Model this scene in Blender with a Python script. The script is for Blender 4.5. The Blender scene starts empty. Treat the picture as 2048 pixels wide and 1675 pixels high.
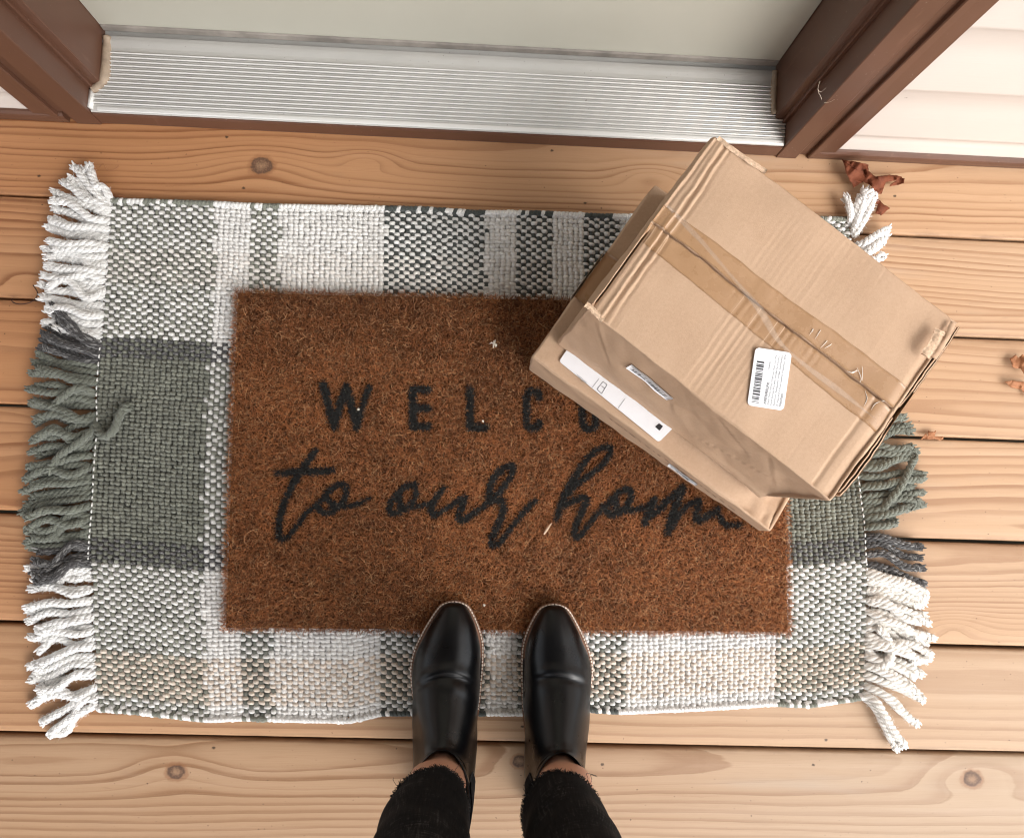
import bpy, math, random
import numpy as np
from mathutils import Matrix, Vector
random.seed(7); rng = np.random.default_rng(11)
SC = bpy.context.scene
COL = SC.collection
PI = math.pi

# ---------------------------------------------------------------- camera
F_PX, CX, CY, CAM_H = 1480.0, 1024.0, 837.5, 1.01
RA, RB, RC = 0.08183958, -0.03811212, 0.03257533
ROT = Matrix.Rotation(RC, 3, 'Z') @ Matrix.Rotation(RB, 3, 'Y') @ Matrix.Rotation(RA, 3, 'X')
cd = bpy.data.cameras.new('camera'); cam = bpy.data.objects.new('camera', cd); COL.objects.link(cam)
cam.matrix_world = Matrix.Translation((0, 0, CAM_H)) @ ROT.to_4x4()
cd.sensor_fit = 'HORIZONTAL'; cd.sensor_width = 36.0; cd.lens = 36.0 * F_PX / 2048.0
cd.clip_start = 0.02; cd.clip_end = 3000
SC.camera = cam
RN = np.array(ROT)
def at(u, v, z=0.0):
    d = RN @ np.array([(u - CX) / F_PX, -(v - CY) / F_PX, -1.0]); t = (CAM_H - z) / -d[2]
    return np.array([d[0] * t, d[1] * t, z])
def at_many(uv, z=0.0): return np.array([at(u, v, z) for u, v in uv])

# ---------------------------------------------------------------- light
SUN_AZ, SUN_EL = math.radians(138), math.radians(46)      # azimuth clockwise from +y
W = bpy.data.worlds.new('World'); SC.world = W; W.use_nodes = True
nt = W.node_tree; bg = nt.nodes['Background']
sky = nt.nodes.new('ShaderNodeTexSky'); sky.sky_type = 'NISHITA'; sky.sun_disc = False
sky.sun_elevation = SUN_EL; sky.sun_rotation = SUN_AZ; sky.air_density = 1.0; sky.dust_density = 4.0; sky.ozone_density = 1.0
hs = nt.nodes.new('ShaderNodeHueSaturation'); hs.inputs['Saturation'].default_value = 0.22
nt.links.new(sky.outputs[0], hs.inputs['Color']); nt.links.new(hs.outputs[0], bg.inputs['Color'])
bg.inputs['Strength'].default_value = 0.15
sd = bpy.data.lights.new('sun', 'SUN'); sd.energy = 0.8; sd.angle = math.radians(75); sd.color = (1.0, 0.965, 0.91)
sun = bpy.data.objects.new('sun', sd); COL.objects.link(sun)
sdir = Vector((math.sin(SUN_AZ) * math.cos(SUN_EL), math.cos(SUN_AZ) * math.cos(SUN_EL), math.sin(SUN_EL)))
sun.rotation_euler = sdir.to_track_quat('Z', 'Y').to_euler(); sun.location = (2, -1, 3)
SC.view_settings.view_transform = 'Standard'; SC.view_settings.look = 'None'
SC.view_settings.exposure = 1.24; SC.view_settings.gamma = 1.0
SC.cycles.pixel_filter_type = 'BLACKMAN_HARRIS'; SC.cycles.filter_width = 1.1
SC.cycles.use_adaptive_sampling = False; SC.cycles.use_denoising = True; SC.cycles.denoiser = 'OPENIMAGEDENOISE'; SC.cycles.denoising_input_passes = 'RGB_ALBEDO_NORMAL'; SC.cycles.denoising_prefilter = 'ACCURATE'

# ---------------------------------------------------------------- helpers
def tag(o, label=None, cat=None, group=None, kind=None):
    if label: o['label'] = label
    if cat: o['category'] = cat
    if group: o['group'] = group
    if kind: o['kind'] = kind
    return o
def thing(name, loc, label, cat, group=None):
    o = bpy.data.objects.new(name, None); COL.objects.link(o); o.location = loc; o.empty_display_size = 0.05
    return tag(o, label, cat, group)
def root_loc(p):
    L = np.zeros(3)
    while p is not None:
        L = L + np.array(p.location); p = p.parent
    return L
def mesh(name, verts, faces, m=None, parent=None, smooth=True, col=None, vec=None, vecname='vec'):
    """verts in world space; faces = list or (n,3)/(n,4) int array"""
    V = np.asarray(verts, dtype=np.float64) - root_loc(parent)
    me = bpy.data.meshes.new(name)
    if isinstance(faces, np.ndarray):
        n, k = faces.shape
        me.vertices.add(len(V)); me.vertices.foreach_set('co', V.astype(np.float32).ravel())
        me.loops.add(n * k); me.loops.foreach_set('vertex_index', faces.astype(np.int32).ravel())
        me.polygons.add(n); me.polygons.foreach_set('loop_start', np.arange(0, n * k, k, dtype=np.int32))
        me.update(calc_edges=True)
    else:
        me.from_pydata([tuple(v) for v in V], [], [tuple(f) for f in faces])
    if col is not None:
        a = me.color_attributes.new('col', 'FLOAT_COLOR', 'POINT')
        c4 = np.ones((len(V), 4), np.float32); c4[:, :3] = col; a.data.foreach_set('color', c4.ravel())
    if vec is not None:
        a = me.attributes.new(vecname, 'FLOAT_VECTOR', 'POINT'); a.data.foreach_set('vector', np.asarray(vec, np.float32).ravel())
    if smooth and len(me.polygons): me.polygons.foreach_set('use_smooth', np.ones(len(me.polygons), dtype=bool))
    me.validate(verbose=False); me.update()
    o = bpy.data.objects.new(name, me); COL.objects.link(o)
    if m: me.materials.append(m)
    if parent is not None: o.parent = parent
    return o
def grid_faces(nu, nv, closed_u=False, closed_v=False, base=0):
    f = []
    iu = np.arange(nu if closed_u else nu - 1); iv = np.arange(nv if closed_v else nv - 1)
    I, J = np.meshgrid(iu, iv, indexing='ij'); I2 = (I + 1) % nu; J2 = (J + 1) % nv
    return np.stack([I * nv + J, I2 * nv + J, I2 * nv + J2, I * nv + J2], -1).reshape(-1, 4) + base
class Acc:
    """collects several grids into one mesh"""
    def __init__(s): s.v = []; s.f = []; s.c = []; s.x = []; s.n = 0
    def add(s, V, Fq, c=None, x=None):
        V = np.asarray(V).reshape(-1, 3); s.v.append(V); s.f.append(np.asarray(Fq) + s.n)
        if c is not None: s.c.append(np.broadcast_to(np.asarray(c, float), V.shape))
        if x is not None: s.x.append(np.asarray(x).reshape(-1, 3))
        s.n += len(V)
    def build(s, name, m, parent=None, smooth=True, vecname='vec'):
        return mesh(name, np.concatenate(s.v), np.concatenate(s.f), m, parent, smooth,
                    np.concatenate(s.c) if s.c else None, np.concatenate(s.x) if s.x else None, vecname)
def box_vf(x0, x1, y0, y1, z0, z1):
    V = [(x, y, z) for x in (x0, x1) for y in (y0, y1) for z in (z0, z1)]
    Fq = np.array([(0, 1, 3, 2), (4, 6, 7, 5), (0, 4, 5, 1), (2, 3, 7, 6), (0, 2, 6, 4), (1, 5, 7, 3)])
    return np.array(V), Fq
def extrude_profile(pts, a0, a1, axis):
    """closed profile; axis 'x': pts=(y,z) ; axis 'z': pts=(x,y). returns verts, faces list"""
    n = len(pts); V = []
    for a in (a0, a1):
        for p, q in pts: V.append((a, p, q) if axis == 'x' else (p, q, a))
    Fl = [(i, (i + 1) % n, n + (i + 1) % n, n + i) for i in range(n)] + [tuple(range(n))[::-1], tuple(range(n, 2 * n))]
    return V, Fl
def smoothstep(a, b, x):
    t = np.clip((x - a) / (b - a), 0, 1); return t * t * (3 - 2 * t)
def vnoise(x, y, seed=0):
    """value noise, numpy"""
    x = np.asarray(x, float); y = np.asarray(y, float) + 0 * x
    xi = np.floor(x).astype(np.int64); yi = np.floor(y).astype(np.int64); fx = x - xi; fy = y - yi
    def h(a, b):
        n = (a * 374761393 + b * 668265263 + seed * 974711) & 0xffffffff
        n = ((n ^ (n >> 13)) * 1274126177) & 0xffffffff
        return ((n ^ (n >> 16)) & 0xffff) / 65535.0
    u = fx * fx * (3 - 2 * fx); v = fy * fy * (3 - 2 * fy)
    return (h(xi, yi) * (1 - u) + h(xi + 1, yi) * u) * (1 - v) + (h(xi, yi + 1) * (1 - u) + h(xi + 1, yi + 1) * u) * v
def spline(keys, n):
    """Catmull-Rom through the rows of keys -> n rows"""
    K = np.asarray(keys, float); P = np.vstack([2 * K[0] - K[1], K, 2 * K[-1] - K[-2]])
    t = np.linspace(0, len(K) - 1 - 1e-9, n); i = t.astype(int); f = (t - i)[:, None]
    p0, p1, p2, p3 = P[i], P[i + 1], P[i + 2], P[i + 3]
    return 0.5 * (2 * p1 + (p2 - p0) * f + (2 * p0 - 5 * p1 + 4 * p2 - p3) * f ** 2 + (3 * p1 - p0 - 3 * p2 + p3) * f ** 3)
def frames(P):
    T = np.gradient(P, axis=0); T /= np.linalg.norm(T, axis=1)[:, None] + 1e-12
    up = np.array([0, 0, 1.0]); S = np.cross(T, up); S /= np.linalg.norm(S, axis=1)[:, None] + 1e-9
    return T, S, np.cross(S, T)
def tube(P, r, sides=6):
    P = np.asarray(P); T, S, N = frames(P); r = np.broadcast_to(r, len(P))
    a = np.arange(sides) * 2 * PI / sides
    V = P[:, None, :] + r[:, None, None] * (np.cos(a)[None, :, None] * S[:, None, :] + np.sin(a)[None, :, None] * N[:, None, :])
    return V.reshape(-1, 3), grid_faces(len(P), sides, closed_v=True)

# ---- shader mini language
class X:
    def __init__(s, nt, sock): s.nt = nt; s.k = sock
    def _m(s, op, b=None, c=None, rev=False):
        n = s.nt.nodes.new('ShaderNodeMath'); n.operation = op
        ins = [s, b, c]
        if rev: ins = [b, s, c]
        for i, q in enumerate(ins):
            if q is None: continue
            if isinstance(q, X): s.nt.links.new(q.k, n.inputs[i])
            else: n.inputs[i].default_value = float(q)
        return X(s.nt, n.outputs[0])
    def __add__(s, b): return s._m('ADD', b)
    __radd__ = __add__
    def __sub__(s, b): return s._m('SUBTRACT', b)
    def __rsub__(s, b): return s._m('SUBTRACT', b, rev=True)
    def __mul__(s, b): return s._m('MULTIPLY', b)
    __rmul__ = __mul__
    def __truediv__(s, b): return s._m('DIVIDE', b)
    def pow(s, b): return s._m('POWER', b)
    def sqrt(s): return s._m('SQRT')
    def exp(s): return s._m('EXPONENT')
    def fract(s): return s._m('FRACT')
    def floor(s): return s._m('FLOOR')
    def abs(s): return s._m('ABSOLUTE')
    def sin(s): return s._m('SINE')
    def gt(s, b): return s._m('GREATER_THAN', b)
    def sm(s, a, b):
        n = s.nt.nodes.new('ShaderNodeMapRange'); n.interpolation_type = 'SMOOTHSTEP'
        s.nt.links.new(s.k, n.inputs[0]); n.inputs[1].default_value = a; n.inputs[2].default_value = b
        return X(s.nt, n.outputs[0])
class M:
    def __init__(s, name, rough=0.6, base=None, spec=0.5, **kw):
        s.m = bpy.data.materials.new(name); s.m.use_nodes = True; s.nt = s.m.node_tree
        s.b = s.nt.nodes['Principled BSDF']; s.b.inputs['Roughness'].default_value = rough
        s.b.inputs['Specular IOR Level'].default_value = spec
        if base is not None: s.b.inputs['Base Color'].default_value = (*base, 1)
        for k, v in kw.items(): s.b.inputs[k.replace('_', ' ')].default_value = v
    def node(s, t): return s.nt.nodes.new(t)
    def set(s, inp, x): s.nt.links.new(x.k if isinstance(x, X) else x, s.b.inputs[inp]); return s
    def coords(s, kind='Object'):
        n = s.node('ShaderNodeTexCoord'); return n.outputs[kind]
    def attr(s, name, out='Vector'):
        n = s.node('ShaderNodeAttribute'); n.attribute_name = name; return n.outputs[out]
    def xyz(s, v):
        n = s.node('ShaderNodeSeparateXYZ'); s.nt.links.new(v, n.inputs[0]); return [X(s.nt, o) for o in n.outputs]
    def comb(s, a, b, c=0.0):
        n = s.node('ShaderNodeCombineXYZ')
        for i, q in enumerate((a, b, c)):
            if isinstance(q, X): s.nt.links.new(q.k, n.inputs[i])
            else: n.inputs[i].default_value = float(q)
        return n.outputs[0]
    def noise(s, v, scale=5, detail=3, rough=0.55, color=False, dist=0.0):
        n = s.node('ShaderNodeTexNoise'); n.inputs['Scale'].default_value = scale; n.inputs['Detail'].default_value = detail
        n.inputs['Roughness'].default_value = rough; n.inputs['Distortion'].default_value = dist
        if v is not None: s.nt.links.new(v, n.inputs['Vector'])
        return X(s.nt, n.outputs['Color' if color else 'Fac'])
    def scaled(s, v, sx, sy, sz=1.0):
        n = s.node('ShaderNodeMapping'); n.inputs['Scale'].default_value = (sx, sy, sz); s.nt.links.new(v, n.inputs[0]); return n.outputs[0]
    def ramp(s, x, stops, interp='LINEAR'):
        n = s.node('ShaderNodeValToRGB'); r = n.color_ramp; r.interpolation = interp
        while len(r.elements) < len(stops): r.elements.new(0.5)
        for e, (p, c) in zip(r.elements, stops):
            e.position = p; e.color = (*c, 1) if len(c) == 3 else c
        s.nt.links.new(x.k, n.inputs[0]); return n.outputs[0]
    def mix(s, fac, a, b, mode='MIX'):
        n = s.node('ShaderNodeMix'); n.data_type = 'RGBA'; n.blend_type = mode
        for inp, q in ((n.inputs[0], fac), (n.inputs[6], a), (n.inputs[7], b)):
            if isinstance(q, X): s.nt.links.new(q.k, inp)
            elif isinstance(q, (int, float)): inp.default_value = float(q)
            elif isinstance(q, tuple): inp.default_value = (*q, 1)
            else: s.nt.links.new(q, inp)
        return n.outputs[2]
    def scale_col(s, c, x):
        """multiply colour c by scalar x"""
        n = s.node('ShaderNodeVectorMath'); n.operation = 'SCALE'
        if isinstance(c, tuple): n.inputs[0].default_value = c
        else: s.nt.links.new(c, n.inputs[0])
        s.nt.links.new(x.k, n.inputs['Scale']); return n.outputs[0]
    def bump(s, x, strength=0.4, dist=0.001):
        n = s.node('ShaderNodeBump'); n.inputs['Strength'].default_value = strength; n.inputs['Distance'].default_value = dist
        s.nt.links.new(x.k, n.inputs['Height']); s.nt.links.new(n.outputs[0], s.b.inputs['Normal']); return s

# ---------------------------------------------------------------- materials
def mat_wood():
    m = M('deck_wood', rough=0.55, spec=0.35)
    x, y, sd_ = m.xyz(m.attr('wood'))
    wx, wy, wz = m.xyz(m.coords('Object'))
    r1 = (sd_ * 12.9898).sin() * 43.7585; r1 = (r1 * 100.0).fract()
    r2 = ((sd_ * 78.233).sin() * 271.31).fract()
    r3 = ((sd_ * 39.425).sin() * 151.73).fract()
    xo = x + r1 * 37.0
    low = m.noise(m.comb(xo * 1.1, y * 5.0, sd_), 1.0, 2, 0.5)
    low2 = m.noise(m.comb(xo * 2.6 + 9.0, y * 9.0, sd_ + 5.0), 1.0, 2, 0.5)
    mid = m.noise(m.comb(xo * 7.0, y * 40.0, sd_), 1.0, 3, 0.6)
    yo = y - (r2 - 0.5) * 0.11 + (low - 0.5) * 0.050
    zo = ((low2 - 0.5) * 0.030 + r3 * 0.040 + 0.004 + wx * (r2 - 0.5) * 0.075).abs()
    # knots: position, size, how far they push the grain
    knots = [(523, 331, .0150, .022), (352, 1543, .0115, .016), (1945, 1557, .0125, .018), (1040, 1522, .0100, .012), (1300, 352, .004, .020), (735, 318, .003, .020), (60, 560, .003, .014), (1905, 1250, .004, .018), (120, 830, .003, .012)]
    bumpsum = None; core = None; dmin = None
    for (u, v, s_, a_) in knots:
        p = at(u, v, 0)
        dx = wx - float(p[0]); dy = wy - float(p[1])
        d2 = dx * dx * (1 / (s_ * 1.15) ** 2) + dy * dy * (1 / (s_ * 0.92) ** 2)
        w_ = max(s_ * 1.9, .014)
        e = (dx * dx * (-1 / (w_ * 3.2) ** 2) + dy * dy * (-1 / (w_ * 1.25) ** 2)).exp() * a_
        bumpsum = e if bumpsum is None else bumpsum + e
        if s_ > .008:
            c = 1.0 - d2.sqrt()
            core = c if core is None else core._m('MAXIMUM', c)
    r = (yo * yo + zo * zo).sqrt() + (mid - 0.5) * 0.0045 + bumpsum
    ring = r * (r1 * 70.0 + 72.0) + (low - 0.5) * 1.5
    t = ring.fract()
    rn = m.noise(m.comb(ring.floor() * 1.7, sd_, 2.0), 2.3, 0); tv = t + (rn - 0.5) * 0.75
    late = (tv.sm(0.05, 0.85) * 0.35 + tv.sm(0.50, 0.82) * 0.65) * (1.0 - t.sm(0.92, 1.0))
    late = late * (m.noise(m.comb(ring.floor(), sd_, 0.0), 3.1, 0) .sm(0.25, 0.70) * 0.65 + 0.35)
    fib = m.noise(m.comb(xo * 14.0, y * 900.0, sd_), 1.0, 3, 0.6)
    # board to board tone, orange on the left end, paler to the right
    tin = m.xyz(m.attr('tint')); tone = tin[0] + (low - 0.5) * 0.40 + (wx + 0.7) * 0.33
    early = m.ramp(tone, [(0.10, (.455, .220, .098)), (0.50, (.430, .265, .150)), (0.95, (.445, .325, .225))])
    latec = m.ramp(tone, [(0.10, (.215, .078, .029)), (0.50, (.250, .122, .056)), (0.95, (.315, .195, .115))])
    c = m.mix(late * 0.92, early, latec)
    c = m.mix((fib - 0.5).abs() * 0.9, c, latec)
    strk = m.noise(m.comb(xo * 1.6, y * 55.0, sd_ + 11.0), 1.0, 3, 0.6)
    c = m.mix(strk.sm(0.50, 0.75) * 0.45, c, m.ramp(tone, [(0.1, (.36, .165, .068)), (0.9, (.39, .265, .165))]))
    c = m.mix(strk.sm(0.50, 0.25) * 0.35, c, m.ramp(tone, [(0.1, (.53, .29, .150)), (0.9, (.50, .385, .285))]))
    c = m.mix(late * 0.25, c, latec)
    edg = y.abs().sm(0.0605, 0.0705) * m.noise(m.comb(xo * 30.0, y * 120.0, sd_ + 4.0), 1.0, 3, 0.65).sm(0.40, 0.70)
    c = m.mix(edg * 0.38, c, (.12, .065, .035))
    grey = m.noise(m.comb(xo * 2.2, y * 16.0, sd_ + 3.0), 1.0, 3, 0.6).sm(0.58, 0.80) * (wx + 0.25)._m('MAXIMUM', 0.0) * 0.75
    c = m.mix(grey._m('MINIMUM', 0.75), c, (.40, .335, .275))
    # weathered checks along the fibre and dirt specks
    chk = m.noise(m.comb(xo * 22.0, y * 420.0, sd_ + 8.0), 1.0, 2, 0.5).sm(0.73, 0.80) * low2.sm(0.45, 0.7)
    c = m.mix(chk * 0.55, c, (.16, .085, .045))
    speck = m.noise(m.coords('Object'), 260.0, 1, 0.4).sm(0.765, 0.80)
    c = m.mix(speck * 0.75, c, (.05, .03, .02))
    kn = m.noise(m.coords('Object'), 420.0, 3, 0.7)
    kw = core + (m.noise(m.coords('Object'), 95.0, 4, 0.65) - 0.5) * 0.75
    krim = kw.sm(-0.35, 0.0)
    c = m.mix(krim * 0.5, c, (.25, .105, .045))
    kc = kw.sm(0.0, 0.30)
    kcol = m.ramp(kw * 0.60 + kn * 0.70 - 0.05, [(0.30, (.045, .026, .022)), (0.52, (.105, .058, .038)), (0.85, (.30, .18, .105))])
    c = m.mix(kc * 0.88, c, kcol)
    for (u, v) in [(427, 1495), (1627, 1529), (1652, 1479), (487, 376), (1170, 406), (1104, 301), (453, 274), (1045, 1452), (1205, 1528), (78, 352), (1790, 392)]:
        p = at(u, v, 0); dx = wx - float(p[0]); dy = wy - float(p[1]); d = (dx * dx + dy * dy * 2.0).sqrt() + (kn - 0.5) * 0.004
        c = m.mix((1.0 - d.sm(0.0012, 0.0034)) * 0.85, c, (.035, .020, .014))
    c = m.scale_col(c, tin[1])
    # scuffs and grey dirt
    dirt = m.noise(m.coords('Object'), 6.0, 5, 0.7).sm(0.52, 0.78) * m.noise(m.scaled(m.coords('Object'), 12, 90, 1), 1.0, 3, 0.6).sm(0.45, 0.75)
    c = m.mix(dirt * 0.30, c, (.23, .16, .11))
    m.set('Base Color', c)
    m.set('Roughness', late * -0.12 + 0.62)
    m.bump(late * 0.6 + fib * 0.6 - chk * 1.2 - krim * (1.0 - kc) * 0.6, 0.4, 0.0006)
    return m.m
def mat_yarn(name='yarn'):
    m = M(name, rough=0.95, spec=0.1)
    a, b, h = m.xyz(m.attr('yarn'))
    cv = m.attr('col', 'Color')
    tw = ((a * 330.0 + b * 520.0).fract() - 0.5).abs() * 2.0
    fz = m.noise(m.comb(a * 900.0 + h * 50.0, b * 2600.0, h * 31.0), 1.0, 3, 0.6)
    fz2 = m.noise(m.coords('Object'), 900.0, 2, 0.6)
    k = fz * 0.55 + fz2 * 0.35 + tw * 0.06 + 0.52
    c = m.scale_col(cv, k)
    # heathered yarn carries light flecks
    hz = m.noise(m.comb(a * 260.0 + h * 50.0, b * 900.0, h * 31.0), 1.0, 2, 0.6)
    flecks = hz.sm(0.54, 0.62) * h.gt(0.5)
    c = m.mix(flecks * 0.75, c, (.34, .335, .325))
    m.set('Base Color', c); m.bump(tw * 0.7 + fz * 0.9 + fz2 * 0.5, 0.7, 0.0012)
    m.b.inputs['Sheen Weight'].default_value = 0.25; m.b.inputs['Sheen Roughness'].default_value = 0.6
    return m.m
def mat_fibre(name, rough=0.6):
    m = M(name, rough=rough, spec=0.25); m.set('Base Color', m.attr('col', 'Color')); return m.m
def mat_card():
    m = M('cardboard', rough=0.78, spec=0.25)
    u, v, w = m.xyz(m.attr('card'))
    P = m.coords('Object')
    f1 = m.noise(P, 900.0, 3, 0.65); f2 = m.noise(P, 14.0, 3, 0.6); f3 = m.noise(m.scaled(P, 300, 300, 300), 1.0, 2)
    cor = m.noise(m.comb(u * 150.0, v * 2.2, w), 1.0, 2, 0.5)
    c = m.ramp(f1 * 0.25 + f2 * 0.35 + m.noise(P, 330.0, 3, 0.7) * 0.40, [(0.25, (.395, .258, .166)), (0.5, (.470, .318, .212)), (0.75, (.525, .365, .255))])
    stain = m.noise(P, 38.0, 4, 0.7).sm(0.62, 0.75)
    c = m.mix(stain * 0.25, c, (.33, .20, .11))
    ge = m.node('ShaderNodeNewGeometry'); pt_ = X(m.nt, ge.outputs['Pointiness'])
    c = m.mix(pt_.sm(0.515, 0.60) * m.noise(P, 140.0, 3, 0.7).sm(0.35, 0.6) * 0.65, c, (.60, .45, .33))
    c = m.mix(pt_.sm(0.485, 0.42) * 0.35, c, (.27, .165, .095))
    sp = f3.sm(0.76, 0.80); c = m.mix(sp * 0.5, c, (.18, .10, .06))
    m.set('Base Color', c)
    fl = m.noise(m.comb(u * 160.0, v * 3.0, 0.0), 1.0, 1)
    m.bump((fl * 0.5 + cor * 0.5) * w.gt(.10) + f1 * 0.22, 0.45, 0.0011)
    return m.m
def mat_tape():
    m = M('packing_tape', rough=0.22, spec=0.5); P = m.coords('Object')
    f = m.noise(P, 45.0, 4, 0.6); f1 = m.noise(P, 900.0, 2)
    m.set('Base Color', m.ramp(f * 0.7 + f1 * 0.3, [(0.3, (.330, .190, .098)), (0.7, (.400, .240, .132))]))
    m.set('Roughness', f * 0.25 + 0.16); m.bump(m.noise(P, 160.0, 3), 0.25, 0.0008)
    return m.m
def mat_clear():
    m = M('clear_tape', rough=0.12, base=(.82, .78, .72), spec=0.5)
    m.b.inputs['Alpha'].default_value = 0.07; return m.m
def mat_brown():
    m = M('brown_painted_metal', rough=0.42, spec=0.4); P = m.coords('Object')
    f = m.noise(P, 9.0, 4, 0.6); d = m.noise(P, 340.0, 2, 0.5).sm(0.74, 0.80)
    c = m.ramp(f, [(0.3, (.095, .044, .027)), (0.7, (.122, .057, .036))])
    scuff = m.noise(m.scaled(P, 60, 60, 9), 1.0, 4, 0.7).sm(0.60, 0.80)
    c = m.mix(scuff * 0.3, c, (.28, .16, .11)); c = m.mix(d * 0.8, c, (.50, .42, .36))
    m.set('Base Color', c); m.set('Roughness', f * 0.25 + 0.22); m.bump(m.noise(P, 500.0, 2), 0.08, 0.0005)
    return m.m
def mat_alu():
    m = M('mill_aluminium', rough=0.42, Metallic=0.15); P = m.coords('Object')
    f = m.noise(m.scaled(P, 5, 14, 20), 1.0, 4, 0.6); d = m.noise(P, 300.0, 2, 0.5).sm(0.72, 0.78)
    st = m.noise(P, 22.0, 4, 0.65).sm(0.50, 0.72)
    c = m.ramp(f, [(0.3, (.45, .44, .415)), (0.7, (.53, .52, .495))])
    c = m.mix(st * 0.25, c, (.45, .42, .38)); c = m.mix(d * 0.7, c, (.14, .11, .09))
    m.set('Base Color', c); m.set('Roughness', f * 0.15 + 0.36)
    return m.m
def mat_leather():
    m = M('black_leather', rough=0.3, spec=0.36); P = m.coords('Object')
    f = m.noise(P, 30.0, 3, 0.6); pore = m.noise(P, 1500.0, 2, 0.5)
    m.set('Base Color', m.ramp(f, [(0.3, (.0018, .0021, .0028)), (0.7, (.0034, .0037, .0046))]))
    m.set('Roughness', f * 0.20 + 0.20); m.bump(pore * 0.4 + m.noise(P, 120.0, 3) * 1.0, 0.16, 0.0009)
    return m.m
def mat_denim():
    m = M('black_denim', rough=0.9, spec=0.15); P = m.coords('Object')
    a = m.noise(m.scaled(P, 520, 520, 28), 1.0, 3, 0.6); b = m.noise(m.scaled(P, 40, 40, 700), 1.0, 3, 0.6); l = m.noise(P, 22.0, 3, 0.6)
    k = a * 0.45 + b * 0.3 + l * 0.35
    m.set('Base Color', m.ramp(k, [(0.40, (.004, .004, .0045)), (0.60, (.011, .0105, .0105)), (0.76, (.065, .063, .060))]))
    m.bump(a * 0.6 + b * 0.6, 0.5, 0.0009); m.b.inputs['Sheen Weight'].default_value = 0.0
    return m.m
def mat_siding():
    m = M('cream_vinyl', rough=0.5, spec=0.3); P = m.coords('Object')
    g = m.noise(m.scaled(P, 10, 60, 260), 1.0, 4, 0.65, dist=0.3); l = m.noise(P, 4.0, 2)
    c = m.ramp(l, [(0.3, (.56, .505, .46)), (0.7, (.60, .545, .50))])
    sp = m.noise(P, 170.0, 1).sm(0.80, 0.83); c = m.mix(sp * 0.6, c, (.2, .15, .12))
    m.set('Base Color', c); m.bump(g, 0.20, 0.0010); return m.m
def mat_door():
    m = M('grey_green_door_paint', rough=0.45, spec=0.4); P = m.coords('Object')
    l = m.noise(P, 3.0, 4, 0.6); d = m.noise(m.scaled(P, 60, 60, 14), 1.0, 3, 0.6).sm(0.62, 0.85)
    c = m.ramp(l, [(0.3, (.43, .415, .35)), (0.7, (.465, .45, .385))]); c = m.mix(d * 0.10, c, (.38, .34, .28))
    m.set('Base Color', c); m.bump(m.noise(P, 420.0, 2), 0.06, 0.0006); return m.m
WOOD, YARN, CARD, TAPE, CLEAR = mat_wood(), mat_yarn(), mat_card(), mat_tape(), mat_clear()
BROWN, ALU, LEATHER, DENIM, SIDING, DOOR = mat_brown(), mat_alu(), mat_leather(), mat_denim(), mat_siding(), mat_door()
FIBRE = mat_fibre('coir_fibre', 0.55); FRAY = mat_fibre('frayed_thread', 0.9)
def plain(name, base, rough=0.6, spec=0.4, var=0.15, scale=60.0, bump=0.1):
    m = M(name, rough=rough, spec=spec); P = m.coords('Object'); f = m.noise(P, scale, 3, 0.6)
    lo = tuple(c * (1 - var) for c in base); hi = tuple(min(1, c * (1 + var)) for c in base)
    m.set('Base Color', m.ramp(f, [(0.3, lo), (0.7, hi)])); m.bump(m.noise(P, scale * 6, 2), bump, 0.0006); return m.m
RUBBER = plain('black_rubber', (.012, .012, .012), 0.6)
CAULK = plain('beige_caulk', (.34, .26, .19), 0.6, var=0.25, scale=90)
LABELW = plain('label_paper', (.80, .81, .84), 0.55, var=0.02)
INK = plain('black_ink', (.022, .020, .022), 0.6)
GREYINK = plain('grey_ink', (.07, .07, .075), 0.6)
SKIN = M('skin', rough=0.5, base=(.56, .30, .20)); SKIN.b.inputs['Subsurface Weight'].default_value = 0.12; SKIN.b.inputs['Subsurface Radius'].default_value = (.01, .004, .002)
SKIN = SKIN.m
WELT = plain('tan_welt', (.21, .105, .062), 0.6)
STITCH = plain('stitch_thread', (.72, .62, .53), 0.8)
SOLE = plain('dark_sole', (.020, .016, .014), 0.7)
ELASTIC = plain('elastic_webbing', (.012, .012, .013), 0.95, 0.1)
WHITETHREAD = plain('white_thread', (.74, .73, .70), 0.9, 0.1)
TORN = plain('torn_cardboard', (.60, .43, .30), 0.9, 0.1, var=0.25, scale=300, bump=0.6)
GROUND = plain('ground_soil', (.10, .085, .06), 0.95, 0.1, var=0.4, scale=3)

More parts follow.
